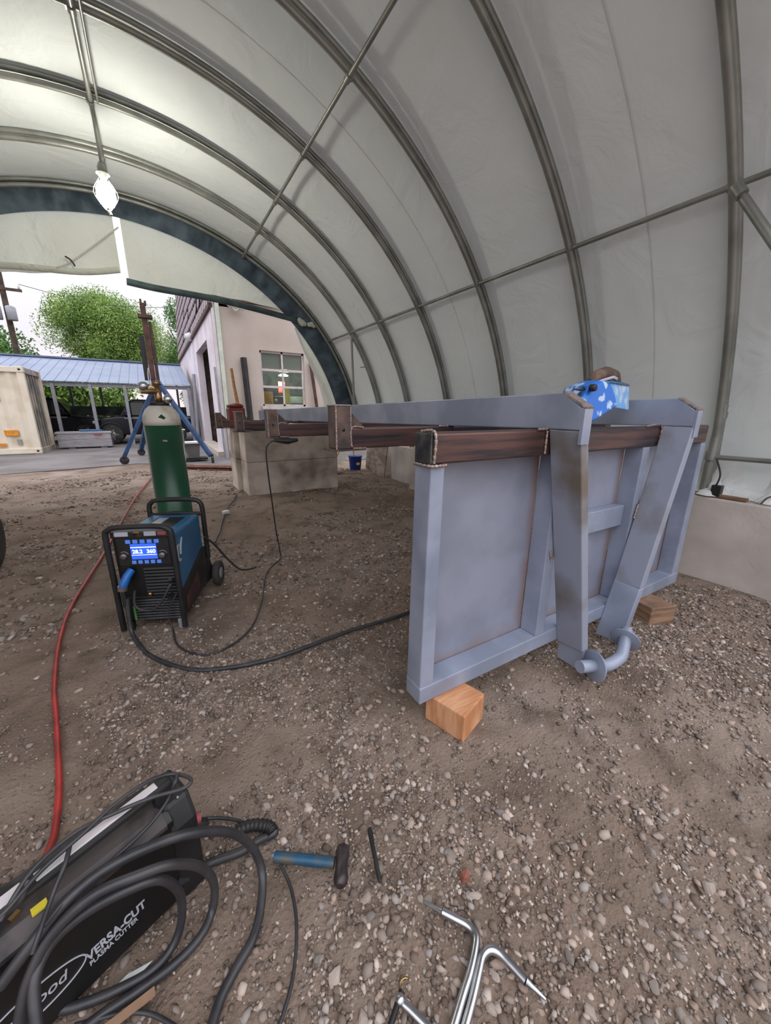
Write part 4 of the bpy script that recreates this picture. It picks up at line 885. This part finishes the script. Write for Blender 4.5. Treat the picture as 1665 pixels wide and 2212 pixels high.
b_('door_recess', MB().box(2.6, 2.7, DY0-.5, DY1+.5, 0, 4.3).box(2.05, 2.6, DY0-.3, DY0-.05, 0, 4.0).box(2.05, 2.6, DY1+.05, DY1+.3, 0, 4.0).box(2.05, 2.6, DY0, DY1, DZ, 4.0), 'dark')
for k in range(7):
    b_('stored_item', MB().obox((2.35, DY0+.5+k*.45, .4+.35*(k % 4)), (.3, .35, .5+.1*(k % 3))), ['rust', 'wood_g', 'offwhite', 'dark', 'rust_o', 'conc', 'leather'][k])
b_('door_step', MB().box(1.62, 2.1, 13.4, DY1, 0, .16), 'stucco')
b_('shingle_backing', MB().hexa([(1.83, 12.9, 4.45), (2.3, 12.9, 4.45), (2.3, 30, 4.45), (1.83, 30, 4.45), (2.13, 12.9, 9.0), (2.6, 12.9, 9.0), (2.6, 30, 9.0), (2.13, 30, 9.0)]), 'shingle_dark')
hexm = None
rows = 9; sh = 0
for i in range(rows):
    for j in range(30):
        y = 12.95 + j*.57 + (.28 if i % 2 else 0)
        if y > 29.5: continue
        z = 4.50 + i*.46; lean = 1.80 + (z-4.45)*.066
        if sh > 240: continue
        if rnd.random() < .04: continue
        hw, hh_ = .235, .27
        if hexm is None:
            mbh = MB(); mbh.prism([(-hw, 0), (0, -hh_*.6), (hw, 0), (hw*.9, hh_), (-hw*.9, hh_)], 'x', -.03, 0)
            hexm = obj('shingle', mbh, 'shingle', bl, local=True); o_s = hexm
        else:
            o_s = hexm.copy(); COL.objects.link(o_s); o_s.parent = bl
        o_s.location = (lean-1.8, y-12.9, z+.12); o_s.rotation_euler = (rnd.uniform(-.12, .12), .066+rnd.uniform(0, .03), 0); sh += 1
b_('eave_trim', MB().box(1.72, 1.83, 12.85, 30, 4.38, 4.50), 'rust')
b_('front_cornice', MB().box(1.75, 9.5, 12.78, 12.92, 4.62, 4.74), 'rust')
b_('upper_front_wall', MB().box(1.9, 9.5, 12.95, 13.15, 4.74, 9), 'shingle')
b_('downspout', MB().box(1.88, 1.99, 12.78, 12.88, .28, 5.2), 'downspout')
b_('downspout_elbow', MB().obox((1.94, 12.72, .25), (.12, .2, .10), (.4, 0, 0)), 'downspout')
b_('corner_board', MB().box(1.79, 1.87, 12.86, 12.9, .0, 4.6), 'whitewall')
fl = thing('flood_light', 'twin white flood lamps mounted high on the stucco front wall', 'light', (2.42, 12.8, 4.5))
for x in (2.28, 2.62): obj('lamp_head', MB().lathe([(.05, -.11), (.10, -.08), (.11, 0), (.06, .08), (.02, .1)], (x, 12.66, 4.5 - (x-2.28)*.1), 14, axis='y', rot=Euler((0, 0, .4 if x < 2.4 else -.4)).to_matrix()), 'offwhite', fl)
obj('bracket', MB().tube([(2.30, 12.72, 4.46), (2.45, 12.84, 4.36), (2.60, 12.72, 4.44)], .03, 8, res=4), 'offwhite', fl)
ws = thing('wall_lamp', 'round pale lamp on the side wall at the shingle edge', 'light', (1.75, 18.5, 4.45)); obj('globe', MB().lathe([(.03, -.16), (.15, -.1), (.19, 0), (.15, .1), (.03, .16)], (1.68, 19.2, 4.5), 14), 'offwhite', ws)
# window
mb = MB(); t_ = .06
mb.box(WX0, WX1, 12.97, 13.03, WZ0, WZ0+t_).box(WX0, WX1, 12.97, 13.03, WZ1-t_, WZ1).box(WX0, WX0+t_, 12.97, 13.03, WZ0, WZ1).box(WX1-t_, WX1, 12.97, 13.03, WZ0, WZ1)
wf = obj('window_frame', mb, 'frame', bl)
xm = (WX0+WX1)/2; zr = [WZ0, 2.25, 2.77, WZ1]
obj('mullion', MB().box(xm-.03, xm+.03, 12.97, 13.02, WZ0, WZ1), 'frame', wf)
for z in zr[1:3]: obj('mullion', MB().box(WX0, WX1, 12.96, 13.02, z-.035, z+.035), 'frame', wf)
for i in range(3):
    for (a, b) in ((WX0+t_, xm-.03), (xm+.03, WX1-t_)):
        obj('window_pane', MB().box(a, b, 12.995, 13.0, zr[i]+.04, zr[i+1]-.04), 'glass', wf)
obj('window_sill', MB().box(WX0-.05, WX1+.08, 12.80, 12.97, WZ0-.10, WZ0-.0), 'frame', wf)
obj('roller_blind', MB().box(WX0+.06, WX1-.06, 13.10, 13.13, 2.80, 3.32), 'stucco_b', wf)
b_('room_shell', MB().box(2.1, 6.2, 16.4, 16.5, 0, 4.2).box(2.1, 2.2, 13.16, 16.4, 0, 4.2).box(6.1, 6.2, 13.16, 16.4, 0, 4.2).box(2.1, 6.2, 13.16, 16.4, 4.0, 4.2).box(2.1, 6.2, 13.16, 16.4, -.02, .02), 'room')
rl = thing('ceiling_lamp', 'lit round lamp hanging inside the workshop window', 'lamp', (4.2, 14.6, 2.85)); obj('shade', MB().lathe([(.18, 0), (.17, .03), (.06, .08)], (4.30, 14.6, 2.74), 18), 'lampw', rl)
obj('stem', MB().tube([(4.30, 14.6, 2.82), (4.30, 14.6, 4.0)], .01, 6), 'black', rl)
ld = bpy.data.lights.new('room_light', 'POINT'); ld.energy = 110; ld.color = (1, .95, .8); ld.shadow_soft_size = .15
lo = bpy.data.objects.new('room_light', ld); COL.objects.link(lo); lo.location = (4.3, 14.5, 2.6)
items = [('tan_panel', 'tan board standing inside the workshop window on the left', 'board', (3.42, 13.6, 1.75), (.36, .04, .75), 'handle_w'),
         ('red_jacket', 'red cloth hanging inside the workshop window', 'cloth', (4.28, 14.9, 2.35), (.28, .12, .42), 'hose'),
         ('yellow_jacket', 'yellow cloth hanging inside the workshop window', 'cloth', (4.25, 14.2, 2.0), (.22, .1, .6), 'yellow'),
         ('tool_chest', 'dark tool chest inside the workshop window on the right', 'cabinet', (5.0, 15.2, 1.3), (.9, .5, 1.6), 'carglass'),
         ('white_box', 'white box on the sill inside the workshop window', 'box', (4.0, 13.35, 1.63), (.8, .18, .10), 'offwhite'),
         ('black_machine', 'black machine inside the workshop window on the left', 'machine', (3.9, 14.4, 1.7), (.5, .4, .6), 'black')]
for n_, lb, ct, c_, s_, m_ in items:
    t_ = thing(n_, lb, ct, (c_[0], c_[1], c_[2]-s_[2]/2)); obj('body', MB().obox(c_, s_), m_, t_, bev=.02)
    if n_ == 'tool_chest':
        for k in range(5): obj('drawer', MB().obox((c_[0], c_[1]-.26, .7+k*.3), (.84, .02, .26)), 'room', t_)
    if n_ == 'black_machine': obj('dial', MB().lathe([(.06, -.02), (.06, .01)], (3.85, 14.19, 1.85), 12, axis='y'), 'yellow', t_)
# things leaning on the front and side wall
def lean(name, label, cat, a, b, w_, m, grp=None, rnd_=False):
    mb = MB(); (mb.tube([a, b], w_, 10) if rnd_ else mb.bar(a, b, w_, w_)); tag(obj(name, mb, m), label, cat, grp)
lean('square_tube', 'black square steel tube leaning upright on the stucco wall left of the window', 'steel tube', (2.63, 12.70, 0), (2.56, 12.79, 3.07), .13, 'black')
lean('square_tube', 'dark rusty steel bar leaning upright on the stucco wall right of the window', 'steel tube', (5.0, 12.6, 0), (4.72, 12.80, 3.08), .09, 'rust')
lean('round_pipe', 'grey pipe leaning on the corner of the white side wall', 'pipe', (1.74, 12.72, 0), (1.72, 12.86, 2.75), .035, 'postgrey', rnd_=True)
lean('round_pipe', 'bluish pipe leaning on the white side wall beyond the garage door', 'pipe', (1.55, 19.3, 0), (1.69, 19.3, 3.0), .07, 'postgrey', rnd_=True)
# cart beside the gantry
ct_ = thing('utility_cart', 'low black trolley with grey bin and pale shelf beside the blue gantry leg', 'cart', (.85, 12.4, 0))
obj('bin', MB().hexa([(.68, 12.45, .12), (.98, 12.45, .12), (.98, 12.85, .12), (.68, 12.85, .12), (.62, 12.4, .52), (1.02, 12.4, .52), (1.02, 12.9, .52), (.62, 12.9, .52)]), 'greybin', ct_)
obj('shelf', MB().box(.55, 1.08, 12.35, 12.95, .54, .58), 'offwhite', ct_)
obj('base', MB().box(.62, 1.2, 12.4, 12.85, .06, .12), 'black', ct_)
for x in (.62, 1.05): obj('caster', MB().lathe([(.03, -.03), (.06, -.025), (.06, .025), (.03, .03)], (x, 12.45, .055), 14, axis='x'), 'tyre', ct_)
obj('upright', MB().tube([(.60, 12.35, .1), (.60, 12.35, .95)], .03, 8).tube([(.5, 12.35, .95), (.68, 12.35, .95)], .02, 8), 'chrome', ct_)

# ---------------------------------------------------------------- gantry hoist
gt = thing('gantry_hoist', 'blue wheeled A-frame hoist with tall rusty mast outside the shelter', 'hoist', (.1, 12.6, 0))
g_ = lambda n, mb, m, **k: obj(n, mb, m, gt, **k)
g_('mast', MB().box(.02, .15, 12.75, 12.9, 1.75, 4.25), 'rust', bev=.01)
g_('mast_channel', MB().box(.16, .24, 12.78, 12.88, 1.7, 3.8), 'rust', bev=.01)
g_('mast_head', MB().box(-.06, .27, 12.70, 12.95, 3.88, 3.96), 'rust')
g_('mast_tip', MB().box(.03, .08, 12.74, 12.9, 4.2, 4.33).box(.13, .18, 12.74, 12.9, 4.2, 4.30), 'rust')
g_('counterweight', MB().box(-.12, .01, 12.92, 13.1, 2.3, 3.45), 'black')
g_('leg', MB().bar((-.02, 12.8, 1.95), (-.91, 12.76, .20), .12, .10), 'gblue', bev=.01)
g_('leg', MB().bar((.16, 12.8, 2.3), (1.24, 11.95, .20), .12, .10), 'gblue', bev=.01)
g_('leg', MB().bar((.0, 12.9, 1.9), (-.55, 14.9, .22), .12, .10), 'gblue', bev=.01)
g_('leg_brace', MB().bar((-.25, 12.8, 1.5), (.5, 12.6, 1.62), .05, .05), 'chrome')
g_('pulley', MB().lathe([(.05, -.03), (.09, -.03), (.07, 0), (.09, .03), (.05, .03)], (.0, 12.65, 2.05), 16, axis='y'), 'brass')
g_('hook_chain', MB().tube([(.0, 12.65, 2.6), (-.03, 12.65, 2.35), (.0, 12.65, 2.1)], .015, 6, res=4), 'chrome')
for (x, y) in ((-.91, 12.76), (1.27, 11.92), (-.56, 14.95)):
    cs = g_('caster', MB().lathe([(.05, -.035), (.10, -.03), (.115, -.015), (.115, .015), (.10, .03), (.05, .035)], (x, y, .115), 20, axis='y' if x < 0 else 'x'), 'tyre')
    obj('caster_fork', MB().box(x-.03, x+.03, y-.05, y+.05, .20, .26), 'black', cs)

# ---------------------------------------------------------------- yard: toolbox, container, carport, vehicles
tb = thing('aluminium_toolbox', 'long silver aluminium truck toolbox on the paving beside the cream container', 'toolbox', (-2.5, 18.8, 0))
obj('box', MB().box(-3.28, -1.62, 18.5, 19.0, .06, .56), 'alu', tb, bev=.01); obj('lid', MB().box(-3.32, -1.58, 18.46, 19.04, .56, .64), 'alu', tb, bev=.01)
obj('side_rib', MB().box(-3.28, -1.62, 18.485, 18.50, .36, .38), 'chrome', tb); obj('latch', MB().box(-2.15, -1.9, 18.45, 18.49, .49, .54), 'label_r', tb)
for x in (-2.9, -1.9): obj('foot', MB().box(x-.1, x+.1, 18.55, 18.95, 0, .06), 'postgrey', tb)
tag(obj('strap_bundle', MB().tube([(-2.6, 18.7, .68), (-2.2, 18.7, .68), (-1.9, 18.75, .67)], .04, 8, res=3), 'wblue'), 'blue and silver bundle lying on the aluminium toolbox', 'bundle')
cn = thing('shipping_container', 'cream corrugated shipping container with orange labels', 'container', (-6.4, 18, 0))
mb = MB(); pts = []; x = -9.6
while x < -3.75:
    pts += [(x, 17.03), (x+.10, 17.07), (x+.20, 17.07), (x+.28, 17.03)]; x += .36
pts = [(-9.7, 17.03)] + pts + [(-3.65, 17.03), (-3.65, 17.2), (-9.7, 17.2)]
mb.prism(pts, 'z', .18, 2.62); obj('corrugated_side', mb, 'cream', cn)
obj('bottom_rail', MB().box(-9.8, -3.5, 16.97, 17.1, .02, .20), 'cream', cn, bev=.01)
obj('top_rail', MB().box(-9.8, -3.5, 16.98, 17.1, 2.62, 2.78), 'cream', cn, bev=.01)
obj('corner_post', MB().box(-3.66, -3.48, 16.97, 17.15, .0, 2.8), 'cream', cn, bev=.01)
obj('corner_post', MB().box(-3.62, -3.44, 18.85, 19.0, .0, 2.8), 'cream', cn, bev=.01)
for z in (.02, 2.62):
    obj('corner_casting', MB().box(-3.68, -3.465, 16.95, 17.14, z, z+.18), 'cream', cn, bev=.015)
    obj('casting_hole', MB().lathe([(.035, -.003), (.035, .002)], (-3.57, 16.948, z+.09), 12, axis='y'), 'black', cn)
obj('end_wall', MB().box(-3.62, -3.53, 17.15, 18.85, .15, 2.62), 'dirty', cn)
for y in (17.4, 17.75, 18.1, 18.45): obj('lock_bar', MB().tube([(-3.50, y, .2), (-3.50, y, 2.6)], .02, 8), 'dirty', cn)
for z0 in (.0, 2.6): obj('end_rail', MB().box(-3.62, -3.46, 17.1, 18.9, z0, z0+.17), 'dirty', cn)
obj('roof_panel', MB().box(-9.75, -3.5, 17.05, 18.95, 2.76, 2.79), 'cream', cn)
obj('floor_panel', MB().box(-9.7, -3.6, 17.2, 18.9, .1, .2), 'dirty', cn)
for (x0, x1, z0, z1) in ((-4.30, -3.96, .62, .80), (-4.42, -4.20, 1.72, 1.90), (-4.7, -4.33, .28, .38)):
    obj('warning_label', MB().box(x0, x1, 16.985, 17.03, z0, z1), 'label_o', cn)
for (x, z0, z1) in ((-4.27, 1.95, 2.32), (-4.62, .98, 1.35)): obj('marking', MB().box(x-.03, x+.03, 17.015, 17.03, z0, z1), 'greybin', cn)
obj('latch_plate', MB().box(-4.05, -3.93, 17.0, 17.04, .32, .5), 'dirty', cn)

cp = thing('carport', 'long open carport with pale blue corrugated metal roof', 'carport', (-4, 21, 0))
Y0c, Y1c, ZE, ZR = 19.4, 24.4, 2.50, 3.78
n_p = 0; x = -12.0
while x < 1.5:
    mb = MB(); a, b = x, min(x+.34, 1.52)
    mb.hexa([(a, Y0c, ZE), (b-.012, Y0c, ZE), (b-.012, Y1c, ZR), (a, Y1c, ZR), (a, Y0c, ZE+.02), (b-.012, Y0c, ZE+.02), (b-.012, Y1c, ZR+.02), (a, Y1c, ZR+.02)])
    mb.hexa([(b-.03, Y0c, ZE+.02), (b+.005, Y0c, ZE+.02), (b+.005, Y1c, ZR+.02), (b-.03, Y1c, ZR+.02), (b-.022, Y0c, ZE+.035), (b-.003, Y0c, ZE+.035), (b-.003, Y1c, ZR+.035), (b-.022, Y1c, ZR+.035)])
    obj('roof_panel', mb, 'roofmetal', cp); x += .34
obj('ridge_cap', MB().box(-12, 1.54, Y1c-.15, Y1c+.25, ZR+.02, ZR+.09), 'roofmetal', cp)
obj('eave_beam', MB().box(-12, 1.52, Y0c+.1, Y0c+.2, ZE-.16, ZE-.01), 'postgrey', cp)
for x in (-4.4, -3.26, -2.10, -.95, .25, 1.42): obj('post', MB().box(x-.055, x+.055, 19.45, 19.56, 0, ZE-.05), 'postgrey', cp)
for x in (-5.2, -3.4, -2.2, -1.2, -.1, 1.2): obj('rear_post', MB().box(x-.05, x+.05, 24.2, 24.3, 0, ZR-.05), 'postgrey', cp)
obj('rear_beam', MB().box(-12, 1.52, 24.2, 24.35, ZR-.45, ZR-.05), 'shingle_dark', cp)
obj('rear_rail', MB().box(-12, 1.52, 24.1, 24.15, 1.15, 1.6), 'room', cp)

def vehicle(name, label, x0, y0, L_, flip, zc=1.9, m='carpaint'):
    v = thing(name, label, 'vehicle', (x0+L_/2, y0+.9, 0)); s = -1 if flip else 1
    X_ = (lambda a: x0 + L_ - a*L_) if flip else (lambda a: x0 + a*L_)
    lower = [(0, .45), (.0, .95), (.04, 1.08), (.26, 1.18), (1.0, 1.20), (1.0, .5), (.86, .42), (.1, .40)]
    cab = [(.26, 1.17), (.36, zc-.08), (.42, zc), (.70, zc), (.76, zc-.1), (.80, 1.17)]
    for nm, po, mm, ya, yb2 in (('body', lower, m, y0, y0+1.9), ('cab', cab, m, y0+.12, y0+1.78)):
        po2 = [(X_(a), z) for a, z in po]; obj(nm, MB().prism(po2 if flip else po2[::-1], 'y', ya, yb2), mm, v, bev=.05)
    for (a0, a1, t0_, t1_) in ((.30, .50, .37, .50), (.53, .74, .53, .72)):
        po2 = [(X_(a0), 1.24), (X_(a1), 1.24), (X_(t1_), zc-.14), (X_(t0_), zc-.14)]; obj('side_window', MB().prism(po2, 'y', y0+.10, y0+.125), 'carglass', v)
    for a in (.16, .80):
        for yy_ in (y0+.08, y0+1.8):
            wh = obj('wheel', MB().lathe([(.22, -.12), (.36, -.13), (.41, -.09), (.41, .09), (.36, .13), (.22, .12)], (X_(a), yy_, .42), 26, axis='y'), 'tyre', v)
            rm = MB().lathe([(.05, -.13), (.09, -.13), (.24, -.10), (.24, -.08)], (X_(a), yy_, .42), 20, axis='y')
            for k in range(5): rm.obox((X_(a)+.13*math.cos(k*1.257), yy_-.125, .42+.13*math.sin(k*1.257)), (.2, .03, .05), (0, -k*1.257, 0))
            obj('rim', rm, 'rim', wh)
        obj('wheel_arch', MB().tube([(X_(a)+.47*math.cos(t), y0-.01, .44+.47*math.sin(t)) for t in [PI*k/14 for k in range(15)]], .035, 8), 'black', v)
    obj('headlamp', MB().obox((X_(.02), y0+.2, .93), (.16, .45, .13)), 'carsilver', v, bev=.03)
    obj('side_reflection', MB().box(min(X_(.3), X_(.97)), max(X_(.3), X_(.97)), y0-.015, y0+.01, 1.08, 1.14), 'carsilver', v)  # reflected band along the body side, put in as a silver strip
    obj('mirror', MB().obox((X_(.33), y0-.1, 1.32), (.18, .16, .2)), 'carpaint', v, bev=.03)
    obj('bumper', MB().obox((X_(-.005), y0+.95, .55), (.12, 1.7, .22)), 'carsilver', v, bev=.03)
    return v
vehicle('pickup_truck', 'dark pickup truck parked under the carport with its alloy wheel showing', -2.3, 20.0, 3.8, False)
vehicle('parked_car', 'black parked car behind the aluminium toolbox under the carport', -6.4, 22.0, 4.3, True, zc=1.95)

# ---------------------------------------------------------------- trees, hedge, utility pole
def tree(name, label, cx_, cy_, cz_, rx, ry, rz, n, m, leaf=.16, trunk=True, blobs=26, cat='tree', seed=1):
    rs = np.random.RandomState(seed)
    t_ = thing(name, label, cat, (cx_, cy_, 0))
    if trunk:
        mb = MB(); mb.tube([(cx_, cy_, -.1), (cx_+.1, cy_, cz_*.5), (cx_, cy_, cz_)], [.28, .2, .1], 9, res=1)
        for k in range(7):
            a = k*.9; mb.tube([(cx_, cy_, cz_*.45+.25*k), (cx_+rx*.35*math.cos(a), cy_+ry*.35*math.sin(a), cz_+.1*k), (cx_+rx*.7*math.cos(a), cy_+ry*.7*math.sin(a), cz_+rz*.45)], [.1, .06, .03], 6)
        obj('trunk', mb, 'bark', t_)
    d = rs.randn(blobs, 3); d /= np.linalg.norm(d, axis=1)[:, None]; rr = rs.uniform(.35, .85, (blobs, 1))
    bc = d*rr*np.array([rx, ry, rz]); br = rs.uniform(.22, .42, blobs)*min(rx, rz)
    k = rs.randint(0, blobs, n); dd = rs.randn(n, 3); dd /= np.linalg.norm(dd, axis=1)[:, None]
    p = bc[k] + dd*(br[k]*rs.uniform(.3, 1.25, n)**.7)[:, None]
    a_ = rs.randn(n, 3); a_ /= np.linalg.norm(a_, axis=1)[:, None]; b2 = np.cross(a_, rs.randn(n, 3)); b2 /= np.linalg.norm(b2, axis=1)[:, None]
    s = leaf*rs.uniform(.6, 1.3, (n, 1))
    c0 = p + np.array([0, 0, cz_])
    co = np.stack([c0-a_*s, c0+b2*s*.45, c0+a_*s, c0-b2*s*.45], 1).reshape(-1, 3)
    F = np.arange(n*4, dtype=np.int32)
    me = bpy.data.meshes.new('foliage'); me.vertices.add(n*4); me.vertices.foreach_set('co', co.ravel()); me.loops.add(n*4); me.loops.foreach_set('vertex_index', F)
    me.polygons.add(n); me.polygons.foreach_set('loop_start', np.arange(n, dtype=np.int32)*4); me.update(calc_edges=True); me.materials.append(M[m])
    o = bpy.data.objects.new('foliage', me); COL.objects.link(o); o.parent = t_; o.location = (0, 0, 0)
    me.transform(Matrix.Translation((0, 0, 0))); o['kind'] = 'stuff'
    return t_
tree('leafy_tree', 'large light green tree rising above the middle of the carport', -1.9, 37, 6.4, 4.1, 3.0, 4.0, 110000, 'green1', seed=3, leaf=.075, blobs=46)
tree('leafy_tree', 'dark green low tree beside the utility pole on the left', -9.6, 35, 4.0, 3.6, 3, 3.0, 40000, 'green2', seed=4, leaf=.10, blobs=40)
tree('leafy_tree', 'dark green tree against the shingled wall of the building', 3.6, 41, 6.2, 2.6, 3, 4.8, 26000, 'green2', seed=5, blobs=26, leaf=.10)
tree('hedge', 'long green hedge seen through the open carport', -6.0, 28, 1.8, 7, 1.2, 1.9, 22000, 'green1', trunk=False, blobs=90, cat='hedge', seed=6, leaf=.14)
up = thing('utility_pole', 'utility pole with crossarm and two grey transformers behind the trees', 'utility pole', (-6.25, 30, 0))
obj('pole', MB().tube([(-6.25, 30, 0), (-6.2, 30, 8.6)], [.16, .12], 10), 'bark', up)
obj('crossarm', MB().box(-7.3, -5.4, 29.85, 29.97, 7.62, 7.75), 'bark', up)
for x in (-7.1, -5.5): obj('insulator', MB().lathe([(.03, 0), (.06, .05), (.05, .2), (.02, .25)], (x, 29.9, 7.75), 10), 'offwhite', up)
for x in (-6.0, -6.6): obj('transformer', MB().lathe([(.2, 0), (.22, .03), (.22, .65), (.15, .72), (.03, .74)], (x+.0, 29.7, 6.1), 16), 'postgrey', up)
mb = MB(); mb.tube([(-5.5, 29.9, 8.0), (-2, 29.5, 7.4), (1.7, 29, 7.6)], .015, 5, res=6); obj('power_line', mb, 'black', up)
